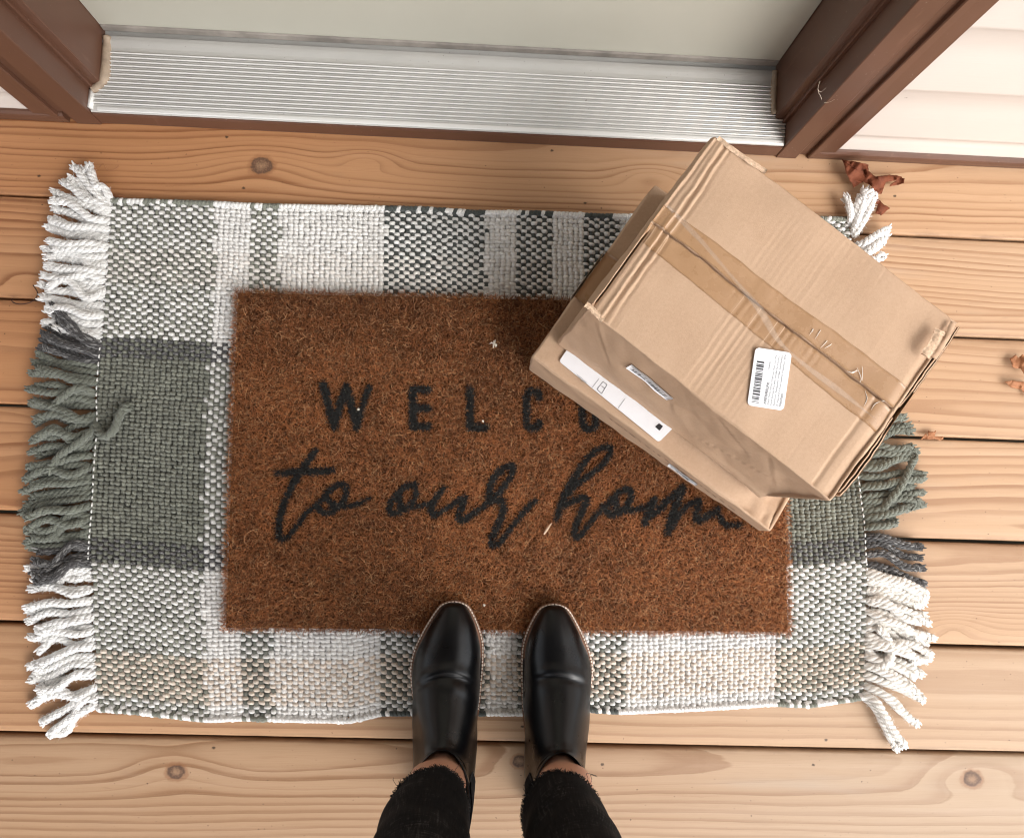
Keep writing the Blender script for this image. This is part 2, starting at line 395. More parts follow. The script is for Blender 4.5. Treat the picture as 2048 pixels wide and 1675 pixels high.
# ---------------------------------------------------------------- ground and deck
g = mesh('ground', [(-400, -400, -.45), (400, -400, -.45), (400, 400, -.45), (-400, 400, -.45)], [(0, 1, 2, 3)], GROUND, smooth=False); tag(g, kind='structure')
gaps = [.5106, .3668, .2233, .07875, -.0633, -.206, -.3458]
gw = [.002, .0028, .0030, .0038, .0048, .0048, .0036]
while gaps[-1] > -1.75: gaps.append(gaps[-1] - .1425); gw.append(.004)
acc = Acc(); tints = []
for i in range(len(gaps) - 1):
    y1 = gaps[i] - gw[i] / 2; y0 = gaps[i + 1] + gw[i + 1] / 2; yc = (y0 + y1) / 2
    prof = [(y0, -.026), (y0, -.0042), (y0 + .0005, -.0022), (y0 + .0017, -.0007), (y0 + .0038, 0)]
    prof += [(y, 0) for y in np.linspace(y0 + .02, y1 - .02, 5)]
    prof += [(y1 - .0038, 0), (y1 - .0017, -.0007), (y1 - .0005, -.0022), (y1, -.0042), (y1, -.026)]
    xs = np.linspace(-2.2, 2.2, 23); p = np.array(prof)
    V = np.zeros((len(xs), len(p), 3)); V[:, :, 0] = xs[:, None]; V[:, :, 1] = p[None, :, 0]; V[:, :, 2] = p[None, :, 1]
    dz = (random.random() - .5) * .0014; V[:, :, 2] += dz
    A = V.copy(); A[:, :, 1] -= yc; A[:, :, 2] = i + 1.37
    acc.add(V, grid_faces(len(xs), len(p))[:, ::-1], x=A); tints += [[(.08, 1.07), (.16, 1.08), (.12, 1.06), (.20, 1.08), (.24, 1.05), (.32, 1.0), (.46, .92)][i] if i < 7 else (.2 + .3 * random.random(), .9)] * (len(xs) * len(p))
deck = acc.build('deck', WOOD, smooth=True, vecname='wood'); tag(deck, kind='structure')
a_ = deck.data.attributes.new('tint', 'FLOAT_VECTOR', 'POINT'); a_.data.foreach_set('vector', np.c_[np.array(tints, np.float32), np.zeros(len(tints), np.float32)].astype(np.float32).ravel())

# ---------------------------------------------------------------- house wall, door frame, door, threshold
WT = 2.45
house = thing('house_wall', (.9, .55, 0), 'cream vinyl lap siding wall around the brown door frame', 'wall')
def siding(x0, x1, z0, z1, extra=()):
    """dutch-lap courses, real profile"""
    courses = [z0, .062, .178, .300]
    while courses[-1] < z1: courses.append(courses[-1] + .120)
    courses[-1] = z1
    pts = []
    for a, b in zip(courses[:-1], courses[1:]):
        h = b - a
        for q, d in ((0, 0), (.010, -.0012), (.05, -.0008), (.42, .0004), (.56, .0022), (.66, .0032), (.97, .0034), (.985, .0026)):
            pts.append((.4800 + d, a + q * h))
    pts.append((.4800, z1)); p = np.array(pts)
    xs = np.linspace(x0, x1, 9); V = np.zeros((len(xs), len(p), 3))
    V[:, :, 0] = xs[:, None]; V[:, :, 1] = p[None, :, 0]; V[:, :, 2] = p[None, :, 1]
    o = mesh('siding', V.reshape(-1, 3), grid_faces(len(xs), len(p)), SIDING, house)
    b = mesh('backing', *box_vf(x0, x1, .4895, .56, z0, z1), SIDING, house, smooth=False)
    return o
siding(.4805, 2.3, .022, WT); siding(-2.3, -.6305, .022, WT)
mesh('siding_header', *box_vf(-.6305, .4805, .476, .56, 2.16, WT), SIDING, house, smooth=False)
def base_trim(x0, x1):
    pr = [(.4735, .0005), (.4728, .010), (.4738, .0165), (.4765, .0205), (.4800, .0215), (.50, .0215), (.50, .0005)]
    V, Fl = extrude_profile(pr, x0, x1, 'x'); mesh('base_trim', V, Fl, BROWN, house, smooth=False)
base_trim(.452, 2.3); base_trim(-2.3, -.5895)
frame = thing('door_frame', (-.07, .50, 0), 'brown metal clad door frame with grooved side casings', 'door frame')
def jamb(sx, x_in, x_out):
    """plan profile of one side, mirrored by sx; x_in = inner front edge, x_out = outer edge"""
    w = abs(x_out - x_in)
    cas = [(w, .4890), (w, .4762), (w - .0005, .4752), (w - .0215, .4748), (w - .0220, .4735), (w - .0315, .4728), (w - .0330, .4738), (w - .0335, .4785),
           (w - .0485, .4795), (w - .0490, .4735), (w - .0505, .4722), (.0015, .4722), (.0004, .4730), (0, .4745), (0, .5040), (.020, .5040), (.020, .53), (w, .53)]
    V, Fl = extrude_profile([(x_in + (a if sx > 0 else -a), b) for a, b in cas], .0008, 2.16, 'z')
    mesh('casing', V, Fl, BROWN, frame, smooth=False)
    jm = [(.0190, .5042), (-.0045, .5042), (-.0052, .5052), (-.0052, .5090), (-.0105, .5098), (-.0150, .5110), (-.0158, .5125), (-.0162, .5790), (-.0162, .64), (.0190, .64)]
    V, Fl = extrude_profile([(x_in + (a if sx > 0 else -a), b) for a, b in jm], .0330, 2.12, 'z')
    mesh('jamb', V, Fl, BROWN, frame, smooth=False)
    ws = []
    for z in np.linspace(.036, 2.11, 60):
        ws.append((x_in + (-.0185 if sx > 0 else .0185), .5742, z))
    Vt, Ft = tube(np.array(ws), .0052, 10); mesh('weather_strip', Vt, Ft, RUBBER, frame)
jamb(1, .4005, .4795); jamb(-1, -.5455, -.6290)
mesh('header', *box_vf(-.5455, .4005, .4722, .60, 2.10, 2.1598), BROWN, frame, smooth=False)
# caulk beads at the foot of both jambs
def caulk(keys, r):
    P = spline(np.array(keys), 40); rr = r * (0.75 + 0.5 * vnoise(np.linspace(0, 9, 40), 3.3, 5)); rr[0] *= .4; rr[-1] *= .4
    V, Fq = tube(P, rr, 10); V[:, 2] = np.maximum(V[:, 2], .030); mesh('caulk_bead', V, Fq, CAULK, frame)
caulk([(-.5235, .5745, .047), (-.5240, .560, .043), (-.5245, .540, .041), (-.5265, .518, .040), (-.535, .507, .038), (-.542, .504, .036)], .0060)
caulk([(.3815, .5750, .047), (.3815, .560, .043), (.3812, .540, .041), (.3830, .515, .040)], .0048)

mesh('caulk_strip', *box_vf(-.5453, -.5405, .4775, .5020, .0300, .0400), WHITETHREAD, frame, smooth=False)
thr = thing('door_threshold', (-.07, .50, 0), 'ribbed aluminium door threshold with brown sill strip in front', 'threshold')
def thr_z(y): return .0335 + (y - .4760) / (.575 - .476) * .0125
prof = [(.4790, .029), (.4752, .0300), (.4744, .0318), (.4750, .0334), (.4768, .0344), (.4800, .0348), (.4826, .0345), (.4830, thr_z(.483) - .0002)]
y = .4862
while y < .5570:
    prof += [(y - .0016, thr_z(y)), (y - .0008, thr_z(y) - .0016), (y + .0008, thr_z(y) - .0016), (y + .0012, thr_z(y))]
    y += .0055
prof += [(.5600, thr_z(.560)), (.5660, thr_z(.566) + .0010), (.5690, thr_z(.569) + .0010), (.5745, thr_z(.5745)), (.5750, .0415), (.5900, .0415), (.5900, .029)]
V, Fl = extrude_profile(prof, -.5440, .3995, 'x'); mesh('sill_plate', V, Fl, ALU, thr, smooth=False)
RIB = M('highlight_rib', rough=0.42, base=(.70, .69, .665), Metallic=0.15).m  # lighter aluminium base colour paints in the highlight along the ribs
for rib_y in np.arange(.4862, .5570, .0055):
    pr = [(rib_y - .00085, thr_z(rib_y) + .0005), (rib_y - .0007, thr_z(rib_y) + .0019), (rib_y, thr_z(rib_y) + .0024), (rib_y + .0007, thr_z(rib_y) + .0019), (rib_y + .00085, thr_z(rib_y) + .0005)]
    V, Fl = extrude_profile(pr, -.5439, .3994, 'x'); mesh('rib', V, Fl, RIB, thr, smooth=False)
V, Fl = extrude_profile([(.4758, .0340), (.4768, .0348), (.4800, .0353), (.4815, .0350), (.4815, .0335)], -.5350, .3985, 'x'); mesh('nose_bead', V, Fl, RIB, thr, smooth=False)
V, Fl = extrude_profile([(.4745, .0008), (.4738, .004), (.4738, .026), (.4750, .0285), (.55, .0285), (.55, .0008)], -.5450, .4000, 'x'); mesh('sill_trim', V, Fl, BROWN, thr, smooth=False)
door = thing('front_door', (-.07, .60, 0), 'closed grey green painted front door above the threshold', 'door')
V, Fl = extrude_profile([(.5835, .0560), (.5825, .0572), (.5825, 2.10), (.625, 2.10), (.625, .0560)], -.5285, .3830, 'x'); mesh('door_panel', V, Fl, DOOR, door, smooth=False)
sweepm = plain('grey_vinyl_sweep', (.24, .215, .19), 0.6, var=0.3, scale=25)
V, Fl = extrude_profile([(.5808, .0465), (.5798, .0490), (.5798, .0575), (.5822, .0590), (.5822, .0465)], -.5270, .3815, 'x'); mesh('door_sweep', V, Fl, sweepm, door, smooth=False)
V, Fq = tube(np.array([(.30 + 0 * i, .5825 - .05 * math.sin(PI * i / 12), .90 + .10 * i / 12) for i in range(13)]), .008, 10); mesh('handle', V, Fq, ALU, door)

roof = thing('added_porch_roof', (.2, -.6, 2.45), 'unseen dark porch ceiling added to shade the deck', 'roof')  # unseen roof added to cut overhead light, sized and darkened for that
CEIL = plain('dark_ceiling', (.11, .075, .05), 0.7)
mesh('ceiling', *box_vf(-2.3, 1.20, -2.05, .5, 2.45, 2.50), CEIL, roof, smooth=False); mesh('beam', *box_vf(-2.3, 1.20, -2.10, -1.98, 2.30, 2.449), CEIL, roof, smooth=False)
# ---------------------------------------------------------------- woven rug
GREY = np.array((.198, .204, .166)); DARKG = np.array((.062, .070, .064)); HEATH = np.array((.066, .064, .064)); WHT = np.array((.80, .785, .76)); BEIGE = np.array((.72, .60, .49))
rug = thing('woven_rug', (0, .03, 0), 'white and grey plaid woven rug with twisted fringe, lying on the deck boards', 'rug')
RZ = .004
def edge(pts, key):
    P = at_many(pts, .007); return P
topE = edge([(222, 403), (330, 406), (430, 409), (495, 413), (620, 416), (750, 418), (850, 420), (945, 427), (1080, 428), (1200, 434), (1450, 436), (1700, 440)], 0)
botE = edge([(195, 1415), (300, 1424), (415, 1437), (480, 1434), (600, 1437), (700, 1439), (765, 1424), (860, 1424), (960, 1424), (1060, 1424), (1180, 1417), (1240, 1421), (1400, 1414), (1540, 1405), (1620, 1408), (1728, 1392)], 0)
lefE = edge([(195, 1415), (188, 1280), (180, 1130), (181, 1000), (185, 900), (192, 800), (200, 700), (211, 560), (222, 403)], 0)
rigE = edge([(1728, 1392), (1733, 1260), (1735, 1130), (1728, 1040), (1722, 960), (1716, 800), (1708, 600), (1700, 440)], 0)
def along(P, t):
    d = np.r_[0, np.cumsum(np.linalg.norm(np.diff(P, axis=0), axis=1))]; d /= d[-1]; t = np.asarray(t, float)
    return np.stack([np.interp(t, d, P[:, k]) for k in range(2)], -1)
def rug_xy(s, t):
    s = np.asarray(s, float); t = np.asarray(t, float)
    B, T, L, R_ = along(botE, s), along(topE, s), along(lefE, t), along(rigE, t)
    s1, t1 = s[..., None], t[..., None]
    c00, c10, c01, c11 = botE[0, :2], botE[-1, :2], topE[0, :2], topE[-1, :2]
    return (1 - t1) * B + t1 * T + (1 - s1) * L + s1 * R_ - ((1 - s1) * (1 - t1) * c00 + s1 * (1 - t1) * c10 + (1 - s1) * t1 * c01 + s1 * t1 * c11)
NC, NR = 141, 126
sb = [0, .139, .184, .224, .364, .500, .538, .589, .631, .679, .880, 1.01]     # grey / white weft stripes
matc = [at(467, 577, .02), at(1590, 600, .02), at(1583, 1270, .02), at(443, 1262, .02)]
def weave():
    I, J = np.meshgrid(np.arange(-0, NC), np.arange(0, NR), indexing='ij'); I = I.ravel(); J = J.ravel()
    s = (I + .5) / NC; t = (J + .5) / NR
    over_warp = (I + J) % 2 == 0
    k = np.searchsorted(sb, s + (vnoise(J * .9, 3.1, 2) - .5) * .004, side='right') - 1
    weft = np.where((k % 2 == 0)[:, None], np.where(((k >= 4) & (k <= 8))[:, None], DARKG, GREY), WHT)
    top_ = t > .5
    weft = np.where(((k % 2 == 0) & (k >= 2) & (k <= 8) & (t < .5))[:, None], DARKG * .45 + GREY * .55, weft)
    warp = np.tile(WHT, (len(t), 1))
    bg_ = ((t > .025) & (t < .115)) | ((t > .83) & (t < .905)); warp[bg_] = np.where((t[bg_] < .5)[:, None], BEIGE * .80 + WHT * .20, BEIGE * .22 + WHT * .78)
    warp[(t > .327) & (t < .683)] = GREY * .98
    he = ((t > .277) & (t <= .327)) | ((t >= .683) & (t < .720)); warp[he] = HEATH
    c = np.where(over_warp[:, None], warp, weft)
    heather = (over_warp & he).astype(float)
    both_w = over_warp & False
    # drop cells buried under the doormat
    xy = rug_xy(s, t)
    x0, x1 = -.322, .405; y0, y1 = -.185, .235
    keep = ~((xy[:, 0] > x0) & (xy[:, 0] < x1) & (xy[:, 1] > y0) & (xy[:, 1] < y1))
    I, J, s, t, c, xy, over_warp, heather = [a[keep] for a in (I, J, s, t, c, xy, over_warp, heather)]
    n = len(I)
    e = 1e-3; du = (rug_xy(np.clip(s + e, 0, 1), t) - rug_xy(np.clip(s - e, 0, 1), t)); dv = (rug_xy(s, np.clip(t + e, 0, 1)) - rug_xy(s, np.clip(t - e, 0, 1)))
    ps = np.linalg.norm(du, axis=1) / (np.clip(s + e, 0, 1) - np.clip(s - e, 0, 1)) / NC; pt = np.linalg.norm(dv, axis=1) / (np.clip(t + e, 0, 1) - np.clip(t - e, 0, 1)) / NR
    du /= np.linalg.norm(du, axis=1)[:, None]; dv /= np.linalg.norm(dv, axis=1)[:, None]
    white = c.mean(1) > .4
    la = np.where(over_warp, ps * .66, pt * .74); lb = np.where(over_warp, pt * .56, ps * .47)
    la = la * (1 + rng.normal(0, .09, n)) * np.where(white, 1.06, .96); lb = lb * (1 + rng.normal(0, .07, n)) * np.where(white, 1.05, .97)
    A = np.where(over_warp[:, None], du, dv); B = np.where(over_warp[:, None], dv, -du)
    rot = rng.normal(0, .11, n) + np.where(over_warp, -.12, .06); ca, sa = np.cos(rot)[:, None], np.sin(rot)[:, None]
    A, B = A * ca + B * sa, B * ca - A * sa
    ctr = xy + rng.normal(0, .00042, (n, 2)) + (vnoise(I * .23, J * .31, 14) - .5)[:, None] * np.array([.0022, .0016])
    nu, nv = 6, 5
    u = np.linspace(-1, 1, nu); v = np.linspace(-1, 1, nv); U, Vv = np.meshgrid(u, v, indexing='ij'); U = U.ravel(); Vv = Vv.ravel()
    wid = np.sqrt(np.maximum(0, 1 - np.abs(U) ** 3.6)) * .90 + .10
    hgt = np.sqrt(np.maximum(0, 1 - Vv ** 2)) * (1 - np.abs(U) ** 3.0)
    pos = np.zeros((n, len(U), 3))
    pos[:, :, :2] = ctr[:, None, :] + A[:, None, :] * (la[:, None] * U)[..., None] + B[:, None, :] * (lb[:, None] * Vv * wid)[..., None]
    amp = np.where(over_warp, .0046, .0036) * (1 + rng.normal(0, .11, n))
    pos[:, :, 2] = RZ + .0002 + amp[:, None] * hgt + (vnoise(xy[:, 0] * 9, xy[:, 1] * 9, 4) * .0015)[:, None]
    sh = (1 + rng.normal(0, .05, n) + rng.normal(0, .13, n) * (~white)) * (0.94 + .12 * vnoise(I * .35, J * .35, 9))
    colr = np.clip(c * sh[:, None], 0, .9)
    C = np.repeat(colr[:, None, :], len(U), 1)
    Y = np.zeros((n, len(U), 3)); Y[:, :, 0] = la[:, None] * U + rng.random(n)[:, None]; Y[:, :, 1] = lb[:, None] * Vv; Y[:, :, 2] = (rng.random(n) * .45)[:, None] + heather[:, None] * .52
    Fq = grid_faces(nu, nv); Fa = (Fq[None] + (np.arange(n) * len(U))[:, None, None]).reshape(-1, 4)
    return pos.reshape(-1, 3), Fa, C.reshape(-1, 3), Y.reshape(-1, 3)
def selvage():
    a = Acc()
    for side in (0, 1):
        n = 185
        for i in range(n):
            s = (i + .5) / n; p = rug_xy(np.array([s]), np.array([float(side)]))[0]; q = rug_xy(np.array([min(1, s + .004)]), np.array([float(side)]))[0]
            d = (q - p) / (np.linalg.norm(q - p) + 1e-9); k = np.searchsorted(sb, s, side='right') - 1
            c = (DARKG if 4 <= k <= 8 else GREY) if k % 2 == 0 else WHT
            if k % 2 == 0 and random.random() < .33: c = WHT
            ang = (.42 if side else -.42) + random.gauss(0, .18); dd = np.array([d[0] * math.cos(ang) - d[1] * math.sin(ang), d[0] * math.sin(ang) + d[1] * math.cos(ang)])
            L = .0048 * (1 + random.gauss(0, .15)); off = np.array([0, (.001 if side else -.001)])
            pts = [np.r_[p + off + dd * L * t, RZ + .0015 + .0024 * (1 - t * t)] for t in np.linspace(-1, 1, 7)]
            r = .0034 * np.sqrt(1 - np.linspace(-.97, .97, 7) ** 2) + .0004
            V, Fq = tube(np.array(pts), r, 7)
            Y = np.zeros((len(V), 3)); Y[:, 0] = (V[:, 0] - p[0]) * 1 + i; Y[:, 1] = V[:, 2]; Y[:, 2] = random.random() * .45
            a.add(V, Fq, c * (1 + random.gauss(0, .05)), Y)
    return a
wv = weave(); sv = selvage(); sv.add(wv[0], wv[1], wv[2], wv[3])
sv.build('woven_cloth', YARN, rug, vecname='yarn')
# the cloth beneath the yarn floats
ss, tt = np.meshgrid(np.linspace(.002, .998, 129), np.linspace(.004, .996, 85), indexing='ij'); bxy = rug_xy(ss.ravel(), tt.ravel())
k = np.searchsorted(sb, ss.ravel(), side='right') - 1; tr = tt.ravel()
cw = np.where((k % 2 == 0)[:, None], GREY * .6, WHT * .8); cw = np.where(((tr > .28) & (tr < .72))[:, None], (cw + GREY) * .45, cw)
V = np.c_[bxy, np.full(len(bxy), RZ)]; V2 = V.copy(); V2[:, 2] = .0006
mesh('backing_cloth', V, grid_faces(129, 85), YARN, rug, col=cw * .8, vec=np.c_[bxy * 3, 0 * tr], vecname='yarn')

def cord(P, c, heather=False, r=.0046, seed=0, fray=True, flare=1.0):
    """a three-ply twisted cord ending in a frayed tip; returns Acc"""
    R_ = random.Random(seed); a = Acc(); P = np.asarray(P)
    L = np.r_[0, np.cumsum(np.linalg.norm(np.diff(P, axis=0), axis=1))]; n = max(16, int(L[-1] / .0019)); tq = np.linspace(0, L[-1], n)
    P = np.stack([np.interp(tq, L, P[:, k]) for k in range(3)], -1); T, S, N = frames(P)
    pitch = .021 * R_.uniform(.88, 1.15); ph0 = R_.uniform(0, 6.28)
    end = smoothstep(L[-1] - .012, L[-1], tq)
    for k in range(3):
        ph = ph0 + k * 2 * PI / 3 + 2 * PI * tq / pitch * (1 - .25 * end)
        off = r * .45 * (1 + flare * .65 * end)
        Q = P + off[:, None] * (np.cos(ph)[:, None] * S + np.sin(ph)[:, None] * N)
        Q[:, 2] = np.maximum(Q[:, 2], .0022)
        rr = r * .57 * (1 - .22 * end) * (1 + .10 * np.sin(tq * 310 + ph0)) * np.minimum(1, (np.arange(n) + 2) / 5.0); rr[-1] *= .55
        V, Fq = tube(Q, rr, 7)
        A = np.tile(np.arange(7) * 2 * PI / 7, n)
        Y = np.zeros((len(V), 3)); Y[:, 0] = np.repeat(tq, 7) * .25 + k; Y[:, 1] = A * r * .30 + np.repeat(tq, 7) * .55; Y[:, 2] = (.75 + R_.random() * .2) if heather else R_.random() * .45
        cc = c * (1 + R_.gauss(0, .05)); a.add(V, Fq, np.clip(cc, 0, .88), Y)
    for q in range(int(L[-1] / .00065)):
        i = R_.randint(1, n - 2); an = R_.uniform(0, 6.28); o_ = P[i] + r * .95 * (math.cos(an) * S[i] + math.sin(an) * N[i]); d = T[i] * R_.uniform(-.8, 1) + (math.cos(an) * S[i] + math.sin(an) * N[i]) * R_.uniform(.3, 1) + S[i] * R_.gauss(0, .3)
        d *= R_.uniform(.0015, .0046) / np.linalg.norm(d); pts = np.array([o_ - d * .3, o_ + d * .4, o_ + d]); pts[:, 2] = np.maximum(pts[:, 2], .001)
        V, Fq = tube(pts, np.array([.00022, .0002, .0001]), 3); Y = np.zeros((len(V), 3)); Y[:, 0] = R_.random() * 4; Y[:, 2] = .8 if heather else .2
        a.add(V, Fq, np.clip(c * 1.04, 0, .88), Y)
    if fray:
        for q in range(22):
            i = n - 1 - R_.randint(0, 3); d = T[i] + S[i] * R_.gauss(0, .24 * flare) + np.array([0, 0, R_.gauss(0, .16)]); d /= np.linalg.norm(d)
            l = R_.uniform(.003, .0065); p0 = P[i] + S[i] * R_.uniform(-1, 1) * r * .8 + N[i] * R_.uniform(-.6, .8) * r
            pts = np.array([p0 + d * l * t for t in np.linspace(-.3, 1, 4)]); pts[:, 2] = np.maximum(pts[:, 2], .0012)
            V, Fq = tube(pts, np.array([.0013, .0015, .0013, .0008]), 5); Y = np.zeros((len(V), 3)); Y[:, 0] = R_.random() * 4; Y[:, 2] = .8 if heather else .2
            a.add(V, Fq, np.clip(c * (1.02 + R_.gauss(0, .06)), 0, .88), Y)
    return a
cord_no = [0]; EXTRA = Acc()
def add_cord(px, c, heather=False, lift=0.0, extra=False, **kw):
    """px: key pixels (root first); lift raises the cord over its neighbours"""
    cord_no[0] += 1; R_ = random.Random(cord_no[0] * 17)
    n = len(px); P = []
    for i, (u, v) in enumerate(px):
        q = i / (n - 1); z = .0055 + lift * math.sin(PI * min(1, q * 1.15) * .8) + (R_.uniform(0, .0035) if 0 < i else 0)
        P.append(at(u, v, z))
    P = spline(np.array(P), 24)
    a = cord(P, c, heather, r=.0052 * R_.uniform(.92, 1.12), seed=cord_no[0], **kw)
    if extra: EXTRA.add(np.concatenate(a.v), np.concatenate(a.f), np.concatenate(a.c), np.concatenate(a.x))
    else: a.build('tassel', YARN, rug, vecname='yarn')
def fan(roots, x_root, keys, c, heather=False, jit=4, extra=False):
    ky = [k[0] for k in keys]
    for i, ry in enumerate(roots):
        tx = np.interp(ry, ky, [k[1] for k in keys]); ty = np.interp(ry, ky, [k[2] for k in keys])
        R_ = random.Random(int(ry * 7 + x_root(ry)))
        xr = x_root(ry); tx += R_.uniform(-jit, jit) * 2.0; ty += R_.gauss(0, jit) * 1.2
        mx, my = (xr + tx) / 2, (ry + ty) / 2
        # leaves the cloth squarely, then swings to its tip
        sgn = -1 if tx < xr else 1
        wv_ = R_.gauss(0, 1); b = (xr + sgn * abs(tx - xr) * .33, ry + (ty - ry) * .22 + 6.5 * wv_ + R_.uniform(-3, 3)); b2 = (xr + (tx - xr) * .68, ry + (ty - ry) * .62 - 6.5 * wv_ + R_.uniform(-6, 6))
        add_cord([(xr - sgn * 3, ry), b, b2, (tx, ty)], c, heather, lift=R_.choice([0, 0, .003, .007, .011]), extra=extra)
def fan2(y0, y1, n, m_, x_root, keys, c, heather=False, jit=4):
    st = (y1 - y0) / n
    fan(np.linspace(y0 + st * .4, y1 - st * .4, m_), x_root, [(k[0], k[1] + (6 if k[1] < 900 else -6), k[2]) for k in keys], c, heather, jit + 4, extra=True)
    fan(np.linspace(y0, y1, n), x_root, keys, c, heather, jit)
lx = lambda y: np.interp(y, [403, 560, 700, 800, 900, 1000, 1130, 1280, 1415], [222, 211, 200, 192, 185, 181, 180, 188, 195])
rx = lambda y: np.interp(y, [440, 600, 800, 960, 1040, 1130, 1260, 1392], [1700, 1708, 1716, 1722, 1728, 1735, 1733, 1728])
Wc = np.array((.82, .81, .79)); Wr = np.array((.79, .755, .70)); Gc = np.array((.158, .168, .136)); Hc = np.array((.050, .047, .047))
fan2(407, 682, 17, 17, lx, [(405, 186, 322), (412, 150, 334), (419, 143, 356), (427, 126, 366), (436, 108, 384), (452, 93, 424), (475, 100, 452), (495, 92, 482), (515, 98, 508), (540, 96, 532), (565, 92, 556), (590, 88, 582), (620, 92, 602), (650, 97, 625), (685, 102, 650)], Wc)
fan2(691, 724, 4, 3, lx, [(690, 112, 628), (705, 96, 652), (724, 84, 690)], Hc, True)
fan2(735, 1084, 15, 17, lx, [(735, 76, 712), (760, 66, 742), (790, 60, 785), (850, 68, 868), (900, 64, 920), (950, 52, 970), (1000, 48, 1022), (1050, 54, 1072), (1084, 64, 1098)], Gc)
fan2(1093, 1129, 3, 2, lx, [(1090, 66, 1108), (1129, 72, 1158)], Hc, True)
fan2(1140, 1408, 15, 10, lx, [(1138, 62, 1120), (1158, 58, 1145), (1180, 72, 1182), (1200, 50, 1210), (1222, 74, 1250), (1250, 52, 1272), (1280, 76, 1312), (1310, 64, 1342), (1340, 74, 1364), (1365, 70, 1394), (1388, 84, 1440), (1408, 106, 1474)], Wc, jit=6)
add_cord([(186, 842), (205, 872), (226, 862), (238, 835), (246, 818), (258, 812)], Gc, lift=.011, flare=1.6)
add_cord([(197, 846), (172, 872), (146, 893), (118, 912), (98, 940)], Gc, lift=.014, flare=1.8)
add_cord([(190, 792), (170, 776), (145, 780), (118, 800), (106, 816)], Gc, lift=.013)
add_cord([(192, 838), (160, 838), (128, 822), (98, 812), (70, 802)], Gc, lift=.012, flare=1.4)
fan2(850, 1056, 11, 9, rx, [(850, 1812, 826), (880, 1826, 868), (905, 1828, 898), (930, 1830, 925), (960, 1836, 955), (990, 1840, 984), (1020, 1836, 1006), (1056, 1800, 1042)], Gc, jit=5)
add_cord([(1752, 1040), (1772, 1010), (1800, 975), (1818, 940), (1828, 915)], Gc, lift=.013, flare=1.6)
fan2(1072, 1128, 4, 1, rx, [(1070, 1840, 1088), (1090, 1842, 1110), (1108, 1840, 1128), (1128, 1845, 1166)], Hc, True, jit=3)
fan2(1138, 1392, 13, 14, rx, [(1138, 1846, 1180), (1155, 1848, 1198), (1175, 1850, 1222), (1195, 1854, 1240), (1215, 1857, 1264), (1240, 1858, 1286), (1262, 1855, 1306), (1285, 1850, 1325), (1310, 1836, 1350), (1335, 1840, 1384), (1355, 1840, 1408), (1368, 1828, 1442), (1380, 1812, 1470), (1392, 1794, 1500)], Wr, jit=4)
add_cord([(1728, 1328), (1752, 1334), (1776, 1322), (1783, 1298), (1772, 1272), (1758, 1256)], Wr, lift=.011)
for k_ in ([(1700, 448), (1702, 430), (1698, 410), (1690, 393)], [(1704, 456), (1718, 432), (1732, 405), (1742, 380)], [(1705, 470), (1715, 440), (1724, 410), (1730, 378)],
           [(1706, 475), (1722, 450), (1738, 420), (1748, 392)], [(1702, 452), (1712, 425), (1716, 405), (1722, 392)], [(1708, 492), (1726, 488), (1750, 472), (1776, 458)], [(1712, 500), (1735, 500), (1758, 484), (1772, 470)], [(1710, 510), (1730, 508), (1750, 496), (1766, 482)], [(1712, 528), (1728, 528), (1746, 522), (1764, 512)]):
    add_cord(k_, Wc, lift=.012, flare=1.2)
for k_ in ([(222, 410), (196, 392), (170, 362), (149, 333)], [(220, 418), (196, 408), (160, 386), (126, 364)], [(219, 426), (190, 416), (150, 402), (108, 384)]): add_cord(k_, Wc, lift=.006)
for k_ in ([(221, 414), (200, 398), (180, 372), (163, 345)], [(196, 1404), (170, 1420), (140, 1440), (104, 1462)]): add_cord(k_, Wc, extra=True)
tag(EXTRA.build('loose_fringe', YARN, rug, vecname='yarn'), kind='stuff')
# running stitch down both ends of the grey band
def stitching(keys, n):
    P = spline(at_many(keys, .0092), n * 2); a = Acc()
    for i in range(0, n * 2 - 1, 2):
        pts = np.array([P[i] * (1 - t) + P[i + 1] * t + np.array([0, 0, .0006 * math.sin(PI * t)]) for t in np.linspace(-.1, 1.05, 5)])
        V, Fq = tube(pts, np.array([.0006, .0011, .0012, .0011, .0006]), 6); a.add(V, Fq)
    a.build('stitching', WHITETHREAD, rug)
stitching([(200, 692), (193, 780), (194, 850), (188, 930), (184, 1010), (178, 1080), (175, 1140)], 34)
stitching([(1716, 950), (1722, 1000), (1729, 1050), (1731, 1100), (1734, 1140)], 16)

